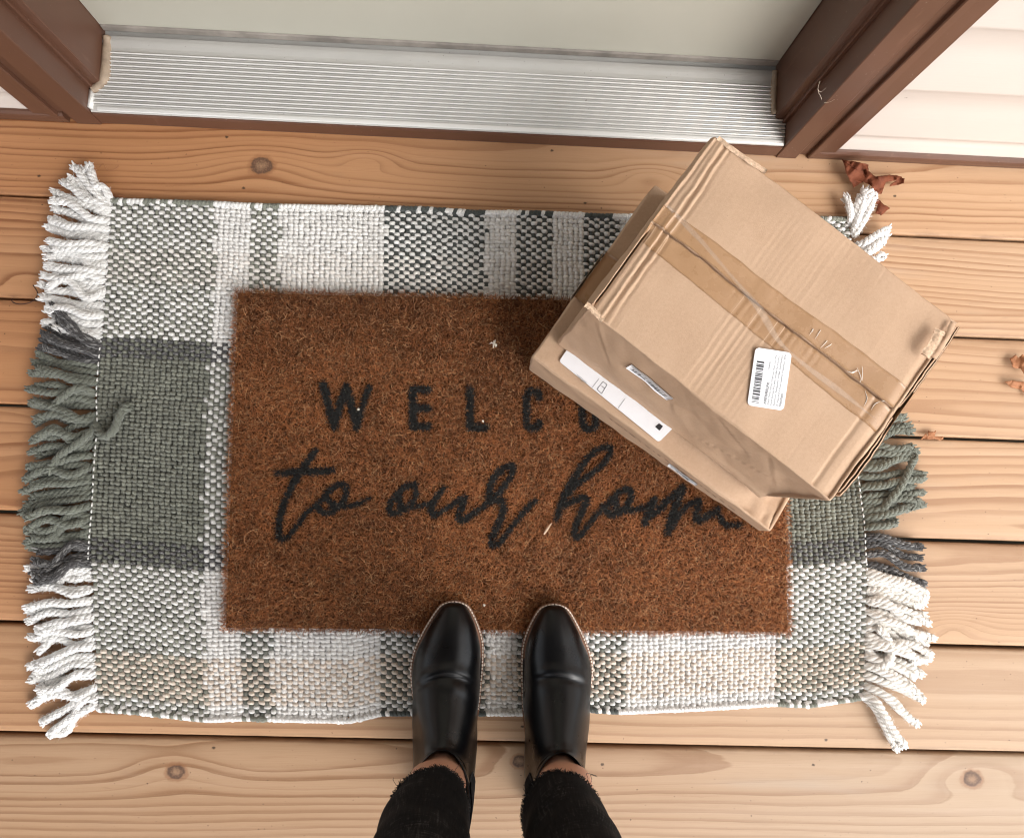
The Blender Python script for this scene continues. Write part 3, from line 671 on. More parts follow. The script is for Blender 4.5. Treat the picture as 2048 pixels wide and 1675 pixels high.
# ---------------------------------------------------------------- coir doormat with printed lettering
def px_strokes():
    out = []
    def S(off, sc, pts, hw):
        pts = [(off[0] + x / sc, off[1] + y / sc) for x, y in pts]
        hw = [h * .87 for h in (hw if isinstance(hw, (list, tuple)) else [hw] * len(pts))]
        out.append((np.array(pts), np.array([h / sc for h in hw])))
    a = ((540, 880), 7.615)
    S(*a, [(690, 170), (600, 290), (500, 430), (400, 580), (320, 740), (230, 920), (170, 1100), (140, 1250), (130, 1380), (150, 1470), (190, 1510), (250, 1490), (370, 1360), (480, 1210), (590, 1080), (680, 1010), (800, 900)], [48, 52, 60, 60, 55, 55, 55, 55, 55, 52, 45, 38, 36, 36, 36, 42, 50])
    S(*a, [(800, 900), (930, 740), (1060, 675), (1150, 700), (1160, 790), (1120, 920), (1020, 1030), (940, 1090), (850, 1110), (770, 1070), (720, 1020)], 46)
    S(*a, [(850, 850), (900, 930), (960, 970)], 55); S(*a, [(940, 1000), (1100, 1010), (1240, 1000), (1400, 940), (1520, 880)], [40, 45, 38, 33, 26])
    S(*a, [(60, 510), (230, 495), (450, 480), (700, 480), (880, 465), (990, 445)], [24, 48, 56, 58, 54, 28])
    a = ((760, 880), 6.0235)
    S(*a, [(420, 540), (310, 560), (210, 650), (130, 760), (120, 850), (180, 880), (260, 850)], 42); S(*a, [(400, 540), (435, 600), (420, 690), (375, 765)], 32)
    S(*a, [(230, 680), (255, 800)], 42); S(*a, [(260, 830), (380, 800), (450, 800), (620, 760)], [38, 36, 30, 30])
    S(*a, [(780, 570), (690, 680), (630, 780), (620, 860), (645, 905), (720, 870), (850, 790), (960, 720), (1020, 690)], [26, 40, 46, 44, 40, 36, 32, 36, 42])
    S(*a, [(1020, 690), (985, 800), (955, 920), (985, 965), (1060, 930), (1200, 830), (1330, 740)], [44, 44, 42, 42, 40, 36, 42])
    S(*a, [(1330, 740), (1315, 640), (1350, 500), (1430, 390), (1540, 315), (1605, 320), (1585, 420), (1510, 540), (1430, 640), (1350, 700)], [44, 44, 50, 46, 46, 42, 38, 36, 40, 44])
    S(*a, [(1380, 720), (1465, 740), (1490, 820), (1450, 950), (1395, 1080), (1345, 1200), (1360, 1265), (1425, 1245), (1500, 1170), (1600, 1030), (1720, 880), (1820, 770), (1890, 730)], [44, 50, 46, 46, 46, 46, 42, 36, 30, 32, 34, 36, 28])
    a = ((1080, 860), 4.876)
    S(*a, [(160, 865), (200, 740), (250, 620), (320, 490), (400, 360), (500, 240), (600, 175), (675, 165), (680, 230), (610, 340), (480, 440), (370, 520), (280, 610)], [28, 36, 38, 38, 34, 34, 34, 34, 32, 28, 28, 30, 34])
    S(*a, [(230, 740), (330, 690), (430, 650), (455, 690), (410, 790), (360, 900), (335, 1010), (360, 1045), (410, 1010), (490, 900), (580, 790), (660, 720)], [28, 32, 34, 36, 36, 36, 36, 34, 30, 28, 28, 34])
    S(*a, [(660, 730), (740, 630), (830, 575), (885, 595), (880, 680), (830, 770), (750, 820), (690, 825), (650, 780)], 32); S(*a, [(740, 690), (750, 770)], 34); S(*a, [(800, 785), (960, 770), (1080, 720), (1125, 670)], [30, 28, 34, 26])
    S(*a, [(1110, 690), (1060, 800), (1022, 915)], 36); S(*a, [(1040, 860), (1150, 780), (1280, 650), (1390, 560)], [30, 36, 32, 40]); S(*a, [(1390, 570), (1340, 700), (1285, 850), (1245, 995)], 42)
    S(*a, [(1285, 950), (1380, 800), (1480, 710), (1550, 690)], 28); S(*a, [(1550, 690), (1530, 800), (1520, 865), (1560, 875), (1660, 820), (1730, 770)], 36); S(*a, [(1730, 780), (1760, 860), (1820, 920), (1950, 925)], 30)
    a = ((620, 740), 3.303)
    S(*a, [(88, 100), (125, 250), (160, 375)], 28); S(*a, [(160, 375), (200, 230), (240, 110)], 28); S(*a, [(240, 110), (280, 260), (310, 375)], 28); S(*a, [(310, 375), (345, 240), (390, 115)], 24)
    for q in ([(680, 120), (680, 375)], [(680, 128), (782, 128)], [(680, 252), (780, 250)], [(680, 373), (778, 373)], [(1058, 125), (1058, 378)], [(1058, 377), (1160, 377)]): S(*a, q, 28)
    S(*a, [(1515, 180), (1505, 148), (1470, 138), (1438, 155), (1430, 220), (1430, 320), (1440, 370), (1475, 384), (1508, 368), (1515, 345)], 27)
    S(*a, [(1800, 220), (1800, 330), (1812, 375), (1845, 388), (1878, 375), (1888, 330), (1888, 200), (1875, 155), (1842, 142), (1812, 155), (1800, 220)], 26)
    for q in ([(2190, 395), (2195, 145)], [(2195, 150), (2250, 300)], [(2250, 300), (2305, 155)], [(2305, 155), (2310, 400)], [(2600, 150), (2600, 405)], [(2600, 158), (2700, 160)], [(2600, 280), (2698, 282)], [(2600, 402), (2698, 404)]): S(*a, q, 27)
    return out
segA, segB, segR, segR2 = [], [], [], []
for pts, hw in px_strokes():
    if len(pts) > 2:
        q = spline(np.c_[pts, hw], (len(pts) - 1) * 4 + 1); pts, hw = q[:, :2], q[:, 2]
    Pw = np.array([at(u, v, .021)[:2] for u, v in pts]); k_ = (CAM_H - .021) / F_PX
    for i in range(len(Pw) - 1): segA.append(Pw[i]); segB.append(Pw[i + 1]); segR.append(hw[i] * k_); segR2.append(hw[i + 1] * k_)
segA, segB, segR, segR2 = map(np.array, (segA, segB, segR, segR2))
def letter_dist(P):
    """signed distance to the printed strokes (negative inside)"""
    best = np.full(len(P), 9.0)
    for A_, B_, r0, r1 in zip(segA, segB, segR, segR2):
        d = B_ - A_; L2 = d @ d + 1e-12
        m_ = (np.abs(P[:, 0] - (A_[0] + B_[0]) / 2) < .03) & (np.abs(P[:, 1] - (A_[1] + B_[1]) / 2) < .03)
        if not m_.any(): continue
        q = P[m_]; t = np.clip(((q - A_) @ d) / L2, 0, 1); dd = np.linalg.norm(q - (A_ + t[:, None] * d), axis=1) - (r0 + (r1 - r0) * t)
        best[m_] = np.minimum(best[m_], dd)
    return best
mTL, mTR, mBR, mBL = [at(u, v, .020)[:2] for u, v in ((470, 580), (1590, 606), (1582, 1268), (445, 1260))]
mTR = mTL + (mBR - mBL)
def mat_xy(s, t):
    s = np.asarray(s)[..., None]; t = np.asarray(t)[..., None]
    return (1 - t) * ((1 - s) * mBL + s * mBR) + t * ((1 - s) * mTL + s * mTR)
dm = thing('doormat', (.04, .03, .008), 'brown coir doormat printed with black welcome lettering, lying on the woven rug', 'doormat')
MZ0, MZ1 = .0095, .0165
V = []; 
for z in (MZ0, MZ1):
    for s, t in ((.004, .006), (.996, .006), (.996, .994), (.004, .994)): V.append((*mat_xy(s, t), z))
mesh('mat_base', V, [(3, 2, 1, 0), (4, 5, 6, 7), (0, 1, 5, 4), (1, 2, 6, 5), (2, 3, 7, 6), (3, 0, 4, 7)], plain('coir_backing', (.060, .022, .010), 0.9, 0.1, var=0.4, scale=400), dm, smooth=False)
def fibres(root, L, W_, hgt, colr, K=4, curl=200, z0=None, flat=0.0):
    n = len(root); phi = rng.uniform(0, 2 * PI, n); kap = rng.normal(0, curl, n)
    P = np.zeros((n, K, 3)); P[:, 0, :2] = root; st = L / (K - 1); z0 = MZ1 - .001 if z0 is None else z0
    side = np.zeros((n, K, 2))
    for k in range(K):
        if k:
            P[:, k, 0] = P[:, k - 1, 0] + np.cos(phi) * st; P[:, k, 1] = P[:, k - 1, 1] + np.sin(phi) * st
        side[:, k, 0] = -np.sin(phi); side[:, k, 1] = np.cos(phi); phi = phi + kap * st
        q = k / (K - 1); P[:, k, 2] = z0 + hgt * (math.sin(PI * min(q * .72 + flat, 1)))
    roll = rng.normal(0, .5, n)
    w = W_[:, None] * np.array([1.0, 1.0, .85, .35, .3, .3, .3])[:K][None]
    if K > 4: w = W_[:, None] * (1 - .6 * np.linspace(-1, 1, K) ** 4)[None]
    O = np.zeros((n, K, 3)); O[:, :, :2] = side * np.cos(roll)[:, None, None]; O[:, :, 2] = np.sin(roll)[:, None]
    V = np.stack([P - O * w[..., None] * .5, P + O * w[..., None] * .5], 2).reshape(-1, 3)
    b = (np.arange(n) * K * 2)[:, None, None]; k = np.arange(K - 1)[None, :, None] * 2
    Fq = (b + k + np.array([0, 2, 3, 1])[None, None]).reshape(-1, 4)
    return V, Fq, np.repeat(colr, K * 2, 0)
NF = 250000
s_, t_ = rng.random(NF), rng.random(NF); root = mat_xy(s_, t_)
ld = letter_dist(root + rng.normal(0, .0006, (NF, 2))); ink = ld < 0
tone = 1.12 * rng.beta(1.15, 1.7, NF) * (.70 + .6 * vnoise(root[:, 0] * 60, root[:, 1] * 60, 3)) * (.62 + .62 * vnoise(root[:, 0] * 8, root[:, 1] * 8, 8))
tone = np.clip(tone * (.80 + .42 * np.clip((.24 - root[:, 1]) / .30, 0, 1)), 0, 1)  # darker towards the door: partly coir colour, partly light painted in
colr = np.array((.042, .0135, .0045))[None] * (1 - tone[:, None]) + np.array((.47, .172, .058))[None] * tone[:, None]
straw = rng.random(NF) < .10; colr[straw] = np.array((.50, .28, .135)) * rng.uniform(.6, 1.15, (straw.sum(), 1))
halo = (ld > 0) & (ld < .0085); hb = np.clip(1 - ld / .0085, 0, 1) * halo
colr = colr * (1 - .62 * hb[:, None]) + np.array((.40, .165, .058)) * (.62 * hb[:, None]) * rng.uniform(.55, 1.15, (NF, 1))
L = rng.uniform(.0045, .0100, NF); hg = rng.uniform(.0035, .0090, NF); L[ld < .005] *= .40; hg[halo] *= .8
wd = rng.uniform(.00036, .00062, NF)
o = ~ink
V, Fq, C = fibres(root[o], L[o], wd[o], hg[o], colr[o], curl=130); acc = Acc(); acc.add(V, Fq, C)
r2 = mat_xy(rng.random(1100), rng.random(1100)); r2 = r2[letter_dist(r2) > .014]; ns = len(r2); c2 = np.array((.50, .27, .125)) * rng.uniform(.55, 1.25, (ns, 1))
V, Fq, C = fibres(r2, rng.uniform(.008, .022, ns), rng.uniform(.00030, .00050, ns), rng.uniform(.006, .0095, ns), c2, K=7, curl=90, z0=.0165, flat=.15); acc.add(V, Fq, C)
acc.build('coir_pile', FIBRE, dm)
ni = ink.sum(); ki = rng.random((ni, 1)); ci = np.array((.012, .0118, .011)) * (1 - ki) + np.array((.050, .048, .044)) * ki; ci[rng.random(ni) < .03] = (.22, .19, .15)
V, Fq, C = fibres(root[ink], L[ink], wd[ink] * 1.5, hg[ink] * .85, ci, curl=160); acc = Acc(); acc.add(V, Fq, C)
rr_ = mat_xy(rng.random(260000), rng.random(260000)); rr_ = rr_[letter_dist(rr_ + rng.normal(0, .0005, rr_.shape)) < 0][:34000]; nk = len(rr_)
V, Fq, C = fibres(rr_, rng.uniform(.0025, .0045, nk), rng.uniform(.0007, .0011, nk), rng.uniform(.0045, .0075, nk), np.array((.014, .0138, .013)) * rng.uniform(.6, 2.6, (nk, 1)), curl=200); acc.add(V, Fq, C)
acc.build('lettering', FIBRE, dm)

# ---------------------------------------------------------------- cardboard boxes
def trilin(c, p):
    """c: 8 corners indexed [ix][iy][iz]; p in 0..1"""
    x, y, z = p[:, 0:1], p[:, 1:2], p[:, 2:3]
    return sum(c[i][j][k] * (x if i else 1 - x) * (y if j else 1 - y) * (z if k else 1 - z) for i in (0, 1) for j in (0, 1) for k in (0, 1))
def rounded_box(name, c, dims, r, us, vs, ws, disp, m, parent):
    """six grids over a rounded box whose 8 corners are c; disp(p01, axis, side) -> outward offset"""
    half = np.array(dims) / 2; a = Acc(); lines = (us, vs, ws)
    for ax in range(3):
        b1, b2 = [q for q in range(3) if q != ax]
        for side in (0, 1):
            A_, B_ = np.meshgrid(lines[b1], lines[b2], indexing='ij'); p = np.zeros((A_.size, 3)); p[:, b1] = A_.ravel(); p[:, b2] = B_.ravel(); p[:, ax] = side
            q = (p * 2 - 1) * half; inner = np.clip(q, -(half - r), half - r); d = q - inner; d /= np.linalg.norm(d, axis=1)[:, None] + 1e-12
            loc = inner + r * d; loc = loc / half * .5 + .5
            W_ = trilin(c, loc)
            e = trilin(c, loc + .01 * d * 1.0); nrm = e - W_; nrm /= np.linalg.norm(nrm, axis=1)[:, None] + 1e-12
            fall = np.ones(len(p))
            for q_ in (b1, b2): fall = fall * smoothstep(0, .0035, np.minimum(p[:, q_], 1 - p[:, q_]) * dims[q_])
            W_ = W_ + nrm * (disp(p, loc, ax, side) * fall)[:, None]
            W_ = warp(W_)
            Fq = grid_faces(len(lines[b1]), len(lines[b2]))
            flip = (ax == 1) ^ (side == 0)
            a.add(W_, Fq[:, ::-1] if flip else Fq, x=np.c_[loc[:, 0] * dims[0], loc[:, 1] * dims[1], loc[:, 2] * dims[2]])
    o = a.build(name, m, parent, vecname='card'); return o
def warp(P, k=1.0):
    P = np.array(P, float); x, y, z = P[:, 0], P[:, 1], P[:, 2]; o = P.copy()
    o[:, 0] += k * ((vnoise(x * 22 + z * 9, y * 22 - z * 14, 61) - .5) * .0017 + (vnoise(x * 75, y * 75 + z * 60, 62) - .5) * .0011)
    o[:, 1] += k * ((vnoise(x * 22 + 40 - z * 12, y * 22 + z * 9, 63) - .5) * .0017 + (vnoise(x * 75 + 9, y * 75 - z * 60, 64) - .5) * .0011)
    o[:, 2] += k * (vnoise(x * 26 + 7, y * 26, 65) - .5) * .0008
    return o
def C8(b, t): return [[[np.array(b[0]), np.array(t[0])], [np.array(b[1]), np.array(t[1])]], [[np.array(b[2]), np.array(t[2])], [np.array(b[3]), np.array(t[3])]]]
def lines(n, r=.012): return np.unique(np.r_[np.linspace(0, r, 6), np.linspace(r, 1 - r, n), np.linspace(1 - r, 1, 6)])
# lower box: u from A to C (along the front), v from A to B (to the back)
lz0, lz1 = .0215, .125
lb_t = [(.0525, .1500, lz1), (.1990, .3712, lz1 + .002), (.3500, -.0515, .117), (.4800, .1760, lz1)]
lb_b = [(.0545, .1490, lz0), (.2010, .3700, lz0), (.3730, -.0575, lz0), (.4850, .1760, lz0)]
lower = thing('shipping_box', (.27, .16, lz0), 'flat lower cardboard box with a long white label strip, resting on the doormat', 'box', 'delivered cardboard boxes')
def disp_low(p, loc, ax, side):
    d = (vnoise(p[:, 0] * 9 + ax * 7, p[:, 1] * 7 + p[:, 2] * 5, 21) - .5) * .0016
    if ax == 2 and side == 1:
        u, v = p[:, 0], p[:, 1]
        d += .0012 * np.exp(-((u - .060) / .005) ** 2) - .0016 * np.exp(-((u - .072) / .0035) ** 2)          # end-flap crease
        rum = smoothstep(.80, .97, u) * (1 - smoothstep(.25, .5, v))
        d += rum * (.0050 * (np.abs(vnoise(u * 42 + v * 9, v * 5, 5) - .5) * 2) - .006)
        d += .0016 * (1 - smoothstep(0, .03, v))
    return d
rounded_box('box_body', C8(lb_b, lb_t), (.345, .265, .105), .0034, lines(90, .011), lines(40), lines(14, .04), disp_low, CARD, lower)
def low_top(s, t): return trilin(C8(lb_b, lb_t), np.array([[s, t, 1.0]]))[0]
# upper box: u from T4 (left) to T3 (right) along the front, v from front (T4) to back (T1)
uz0, uz1 = .1275, .285
ub_t = [at(1173, 618, uz1), at(1430, 270, uz1), at(1662, 1003, uz1), at(1916, 645, uz1)]
ub_b = [at(1113, 685, uz0), (.2150, .3560, uz0), at(1520, 992, uz0), (.468, .170, uz0)]
upper = thing('shipping_box', (.28, .17, uz0), 'tall upper cardboard box sealed with brown tape, stacked on the flat box', 'box', 'delivered cardboard boxes')
def flute(u, v):
    # washboard lines over the flutes, in clusters, sharper on the front half
    k = u * 44 + .5 * vnoise(u * 6, v * 3, 51); ph = k - np.floor(k); r_ = vnoise(np.floor(k) * 1.0 + .5, .5 + np.floor(v * 2.0), 52)
    msk = smoothstep(.45, .75, vnoise(u * 4.5 + 3 * (v > .5), v * 2.2 + .4, 53)) * (.35 + .65 * (v < .5))
    return .0010 * msk * r_ * (np.exp(-((ph - .45) / .16) ** 2) - .9 * np.exp(-((ph - .72) / .10) ** 2)) + (vnoise(u * 16, v * 1.6, 33) - .5) * .0007
def top_disp(u, v):
    d = (vnoise(u * 5, v * 4, 31) - .5) * .0030 + flute(u, v)
    wob = .012 * (1 - v) + .010 * (vnoise(v * 7, 1.7, 36) - .5); d += .0020 * np.exp(-((u - .038 - wob) / .0045) ** 2) - .0018 * np.exp(-((u - .050 - wob) / .004) ** 2) + .0013 * np.exp(-((u - .062 - wob * 1.3) / .004) ** 2) - .0012 * np.exp(-((u - .072 - wob * 1.3) / .004) ** 2)
    d += -.009 * np.exp(-((u - .0105) / .0030) ** 4) * smoothstep(.04, .08, v) * (1 - smoothstep(.42, .47, v)) - .0012 * np.exp(-((u - .014) / .006) ** 2)
    d -= .0035 * smoothstep(.955, 1, u) + .0016 * np.exp(-((u - .925) / .006) ** 2) * (v < .5)
    return d
def disp_up(p, loc, ax, side):
    u, v, w = p[:, 0], p[:, 1], p[:, 2]
    if ax == 2 and side == 1:
        d = top_disp(u, v); gap = np.exp(-((v - .5 + (vnoise(u * 40, 1.1, 3) - .5) * .004) / .0042) ** 4); return d - .016 * gap
    d = (vnoise(u * 6 + v * 6 + ax * 9, w * 4, 41) - .5) * .0040
    if ax == 1 and side == 0:      # front panel: crushed and bowed, foot curling at the right end
        for (u0_, w0_, u1_, w1_, a_) in ((.05, .95, .22, .35, .0016), (.30, .90, .52, .30, .0018), (.55, .95, .80, .55, .0022), (.60, .15, .95, .60, .0020), (.78, .9, .97, .35, .0018)):
            du_, dw_ = u1_ - u0_, w1_ - w0_; L_ = math.hypot(du_, dw_); s_ = ((u - u0_) * du_ + (w - w0_) * dw_) / L_ ** 2; q_ = ((u - u0_) * dw_ - (w - w0_) * du_) / L_
            d += .55 * a_ * (1 - smoothstep(.20, .24, u) * (1 - smoothstep(.45, .52, u)) * smoothstep(.40, .5, w)) * (np.exp(-(q_ / .007) ** 2) - .8 * np.exp(-((q_ - .014) / .009) ** 2)) * smoothstep(-.05, .15, s_) * (1 - smoothstep(.8, 1.05, s_))
        d += -.004 * np.sin(PI * np.clip(w, 0, 1)) * smoothstep(.1, .6, u) + .0014 * (np.abs(vnoise(u * 5 + w * 3, w * 3 - u * 4, 44) - .5) * 2 - .5) * smoothstep(.0, .2, w)
        d += .0035 * np.exp(-((w - .07) / .03) ** 2) * smoothstep(.55, .9, u)
    if ax == 0 and side == 1: d += .004 * np.sin(PI * v * 1.2)
    return d * smoothstep(0, .06, 1 - w + .02) if ax != 2 else d
vl = np.unique(np.r_[lines(50), np.linspace(.490, .510, 13)])
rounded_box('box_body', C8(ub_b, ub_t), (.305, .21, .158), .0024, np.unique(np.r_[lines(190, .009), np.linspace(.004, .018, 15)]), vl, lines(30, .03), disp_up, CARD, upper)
CU = C8(ub_b, ub_t)
def up_top(u, v, h=0.0):
    u = np.atleast_1d(np.asarray(u, float)); v = np.atleast_1d(np.asarray(v, float)) + 0 * u; P = trilin(CU, np.c_[u, v, np.ones_like(u)]); P[:, 2] += top_disp(u, v); P = warp(P); P[:, 2] += h; return P
def sheet(name, P, nu, nv, m, parent, th=.0003, **kw):
    """thin sheet with a real thickness"""
    P = np.asarray(P).reshape(nu, nv, 3); n = np.cross(np.gradient(P, axis=0), np.gradient(P, axis=1)); n /= np.linalg.norm(n, axis=2)[..., None] + 1e-12
    Q = P - n * th; Fq = grid_faces(nu, nv); V = np.r_[P.reshape(-1, 3), Q.reshape(-1, 3)]; N_ = nu * nv
    rim = [i * nv for i in range(nu)] + [(nu - 1) * nv + j for j in range(1, nv)] + [i * nv + nv - 1 for i in range(nu - 2, -1, -1)] + [j for j in range(nv - 2, 0, -1)]
    R_ = np.array([(rim[i], rim[(i + 1) % len(rim)], rim[(i + 1) % len(rim)] + N_, rim[i] + N_) for i in range(len(rim))])
    return mesh(name, V, np.concatenate([Fq, Fq[:, ::-1] + N_, R_]), m, parent, **kw)
# brown tape, two strips either side of the open seam
def tape_strip(lo, hi, side):
    uu = np.linspace(.004, .992, 120); P = []
    for u in uu:
        l, h = lo(u), hi(u)
        for q in np.linspace(0, 1, 9): P.append(up_top(u, l + (h - l) * q, .00035)[0])
    sheet('tape', P, 120, 9, TAPE, upper, .0002)
tape_strip(lambda u: .395 - .025 * u, lambda u: .4935 + .0012 * math.sin(u * 60), 0)
tape_strip(lambda u: .5060 + .0012 * math.sin(u * 52), lambda u: .592 + .030 * u, 1)
def tape_down(u0, name='tape'):      # tape end folded over the right end panel
    P = []
    for w in np.linspace(1.0, .62, 12):
        for v in np.linspace(.375, .62, 8):
            q = trilin(CU, np.array([[1.0, v, w]]))[0]; P.append(q + np.array([.0042, -.003, 0]) )
    sheet(name, P, 12, 8, TAPE, upper, .0002)
tape_down(1.0)
# loose twisted ribbon of clear tape
ru = spline(np.array([(1335, 412), (1400, 480), (1470, 560), (1520, 620), (1558, 682), (1610, 730), (1680, 782), (1752, 838)]), 80)
P = []
for i, (u, v) in enumerate(ru):
    q = i / 79; wpx = 2.6 + 2.8 * math.sin(PI * q) + 2 * math.sin(q * 17); tw = .9 * math.sin(q * 9)
    z = uz1 + .0018 + .0022 * math.sin(PI * q)
    d = np.array([.60, -.80]) if False else np.array([-.72, .69])
    for e in (-1, -.4, .2, 1): P.append(at(u - d[0] * wpx * e, v - d[1] * wpx * e, z + .0014 * tw * e))
sheet('clear_tape', P, 80, 4, CLEAR, upper, .0001)
def wrinkle(keys, r=.00033):
    P = spline(at_many(keys, uz1 + .0012), 20); V, Fq = tube(P, r * np.sin(np.linspace(.25, PI - .25, 20)), 5); return V, Fq
a = Acc()
GL = M('tape_glint', rough=0.15, base=(.80, .77, .72)).m
for k_ in ([(1619, 670), (1626, 658), (1625, 664)], [(1630, 678), (1640, 662), (1642, 660)], [(1641, 696), (1652, 684), (1655, 681)], [(1648, 697), (1660, 690), (1664, 687)], [(1700, 745), (1712, 742), (1716, 740)],
           [(1724, 731), (1725, 745), (1724, 762)], [(1728, 812), (1734, 797), (1730, 780)], [(1742, 820), (1752, 806), (1775, 800)], [(1720, 765), (1722, 755), (1714, 734)], [(1694, 742), (1706, 745), (1715, 738)]):
    a = Acc(); a.add(*wrinkle(k_)); a.build('tape_wrinkle', GL, upper)
# layered end flaps of the upper box: two loose card edges along the right end
def flap_edge(v0, v1, off, drop, th, bul, name='end_flap'):
    P = []; n = 44
    for v in np.linspace(v0, v1, n):
        T_ = trilin(CU, np.array([[1.0, v, 1.0]]))[0]; B_ = trilin(CU, np.array([[1.0, v, .0]]))[0]
        out = np.array([.80, -.60, 0]); q = (v - v0) / (v1 - v0)
        o_ = off + bul * math.sin(PI * q) + .0012 * (vnoise(v * 30, 2.2, 6) - .5)
        top = T_ + out * o_; top[2] -= drop + .002 * vnoise(v * 25, 4.4, 7)
        for w in np.linspace(0, 1, 6): P.append(top * (1 - w) + (B_ + out * (off * .8) + np.array([0, 0, .004])) * w)
    sheet(name, P, n, 6, CARD, upper, th, vec=np.zeros((2 * n * 6, 3)), vecname='card')
flap_edge(.06, .47, .0012, .0002, .0014, .0022); flap_edge(.05, .46, .0045, .0020, .0016, .0030)
flap_edge(.53, .985, .0014, .0006, .0016, .0008); flap_edge(.60, .995, .0046, .002, .0014, .0006)
# torn scraps: ragged strip on the back edge near T1 and the curled scrap at T2
def scrap(name, keys, wd_, z, seed, m=TORN, th=.0012):
    R_ = random.Random(seed); P = []; K = spline(np.array(keys, float), 22)
    for i, (u, v, h) in enumerate(K):
        T_ = K[min(i + 1, 21)] - K[max(i - 1, 0)]; nn = np.array([-T_[1], T_[0]]); nn /= np.linalg.norm(nn) + 1e-9
        w1 = wd_ * (.70 + .35 * R_.random()); w2 = wd_ * (.70 + .35 * R_.random())
        for e in np.linspace(-1, 1, 6):
            w = w1 if e < 0 else w2; P.append(at(u + nn[0] * w * e, v + nn[1] * w * e, z + h * .55 + .0012 * (1 - e * e) + .0016 * (vnoise(i * .45, e * 1.2, seed) - .5)))
    return sheet(name, P, 22, 6, m, upper, th)
scrap('torn_edge', [(1436, 276, .0), (1458, 294, .001), (1475, 306, .001), (1492, 318, .002), (1508, 328, .001), (1532, 344, .0)], 4.5, uz1 + .0002, 3, TORN, .0007)
scrap('torn_flap', [(1849, 712, .014), (1860, 696, .017), (1871, 678, .016), (1879, 662, .012)], 10, uz1 + .001, 8, TORN, .0022)
scrap('torn_flap', [(1866, 716, .001), (1880, 696, .004), (1894, 672, .006), (1906, 645, .003)], 6, uz1 + .001, 11, CARD)
scrap('torn_edge', [(1172, 608, .001), (1182, 616, .001), (1194, 628, .001), (1206, 642, .0)], 6, uz1 - .001, 14, TORN, .0006)
# ---- labels
def poly_label(name, corners, r, parent, m=LABELW, th=.0003):
    """rounded flat sticker; corners = 4 world points in order"""
    c = [np.array(q, float) for q in corners]; V = []
    for i in range(4):
        p, a_, b_ = c[i], c[i - 1] - c[i], c[(i + 1) % 4] - c[i]; a_ = a_ / np.linalg.norm(a_); b_ = b_ / np.linalg.norm(b_)
        for k in range(7):
            t = k / 6 * PI / 2; V.append(p + a_ * r * (1 - math.sin(t)) + b_ * r * (1 - math.cos(t)))
    n = len(V); nn = np.cross(c[1] - c[0], c[2] - c[0]); nn /= np.linalg.norm(nn)
    if nn[2] < 0 and abs(nn[2]) > .3: nn = -nn
    W_ = V + [v - nn * th for v in V]
    Fl = [tuple(range(n)), tuple(range(2 * n - 1, n - 1, -1))] + [(i, n + i, n + (i + 1) % n, (i + 1) % n) for i in range(n)]
    return mesh(name, W_, Fl, m, parent, smooth=False), nn
def text_mesh(body, size, origin, ex, ey, n, a):
    """flat lettering mesh appended to list a"""
    cu = bpy.data.curves.new('t', 'FONT'); cu.body = body; cu.size = 1.0; cu.resolution_u = 2
    ob = bpy.data.objects.new('t', cu); COL.objects.link(ob); dg = bpy.context.evaluated_depsgraph_get()
    me = bpy.data.meshes.new_from_object(ob.evaluated_get(dg)); bpy.data.objects.remove(ob)
    Vt = np.array([v.co[:] for v in me.vertices]) if len(me.vertices) else np.zeros((0, 3)); Fs = [tuple(p.vertices) for p in me.polygons]; wmax = Vt[:, 0].max() if len(Vt) else 1
    a.append((origin + (Vt[:, 0:1] * size) * ex + (Vt[:, 1:2] * size) * ey, Fs)); bpy.data.meshes.remove(me)
    return wmax * size
def join_text(name, a, m, parent):
    V = []; Fs = []
    for v, f in a: b = len(V); V += [tuple(q) for q in v]; Fs += [tuple(b + i for i in t) for t in f]
    return mesh(name, V, Fs, m, parent, smooth=False)
# big rounded sticker on the upper box (crop of the photo: 9.307 px per px, origin 1470,670)
lp = lambda x, y, h=.0030: at(1470 + x / 9.307, 670 + y / 9.307, uz1 + h)
lab, nn = poly_label('label', [lp(385, 225), lp(1060, 330), lp(905, 1405), lp(230, 1300)], .0042, upper, th=.0012)
ex = lp(630, 870) - lp(560, 1280); ex /= np.linalg.norm(ex); ey = np.cross(np.array([0, 0, 1.0]), ex)
up_ = np.array([0, 0, .0003]); kpx = (CAM_H - uz1) / F_PX / 9.307
tx = []; tg = []
def fit(body, p0, length, h, lst):
    o_ = lp(*p0) + up_; tmp = []; w = text_mesh(body, 1.0, np.zeros(3), np.array([1.0, 0, 0]), np.array([0, 1.0, 0]), None, tmp)
    sx = length * kpx / w; sy = h * kpx / .72; v, f = tmp[0]
    lst.append((o_ + v[:, 0:1] * sx * ex + v[:, 1:2] * sy * ey, f))
fit('X0036RBLPX', (572, 1290), 425, 52, tx); fit('NewItem', (856, 1332), 250, 52, tx)
fit('Clear Plastic Pantry Organizer Bins, Set Of 6', (622, 1298), 970, 30, tg); fit('Food Storage Bins with Handles for Kitchen,', (676, 1306), 950, 30, tg)
fit('Bathroom, Refrigerator, Fridge, Countertops -', (731, 1314), 1005, 30, tg); fit('8 Large and 2 Small Cabinet Organizers, BPA', (790, 1322), 1000, 30, tg); fit('110040757', (636, 668), 190, 26, tg)
join_text('printed_text', tx, INK, lab); join_text('printed_text', tg, GREYINK, lab)
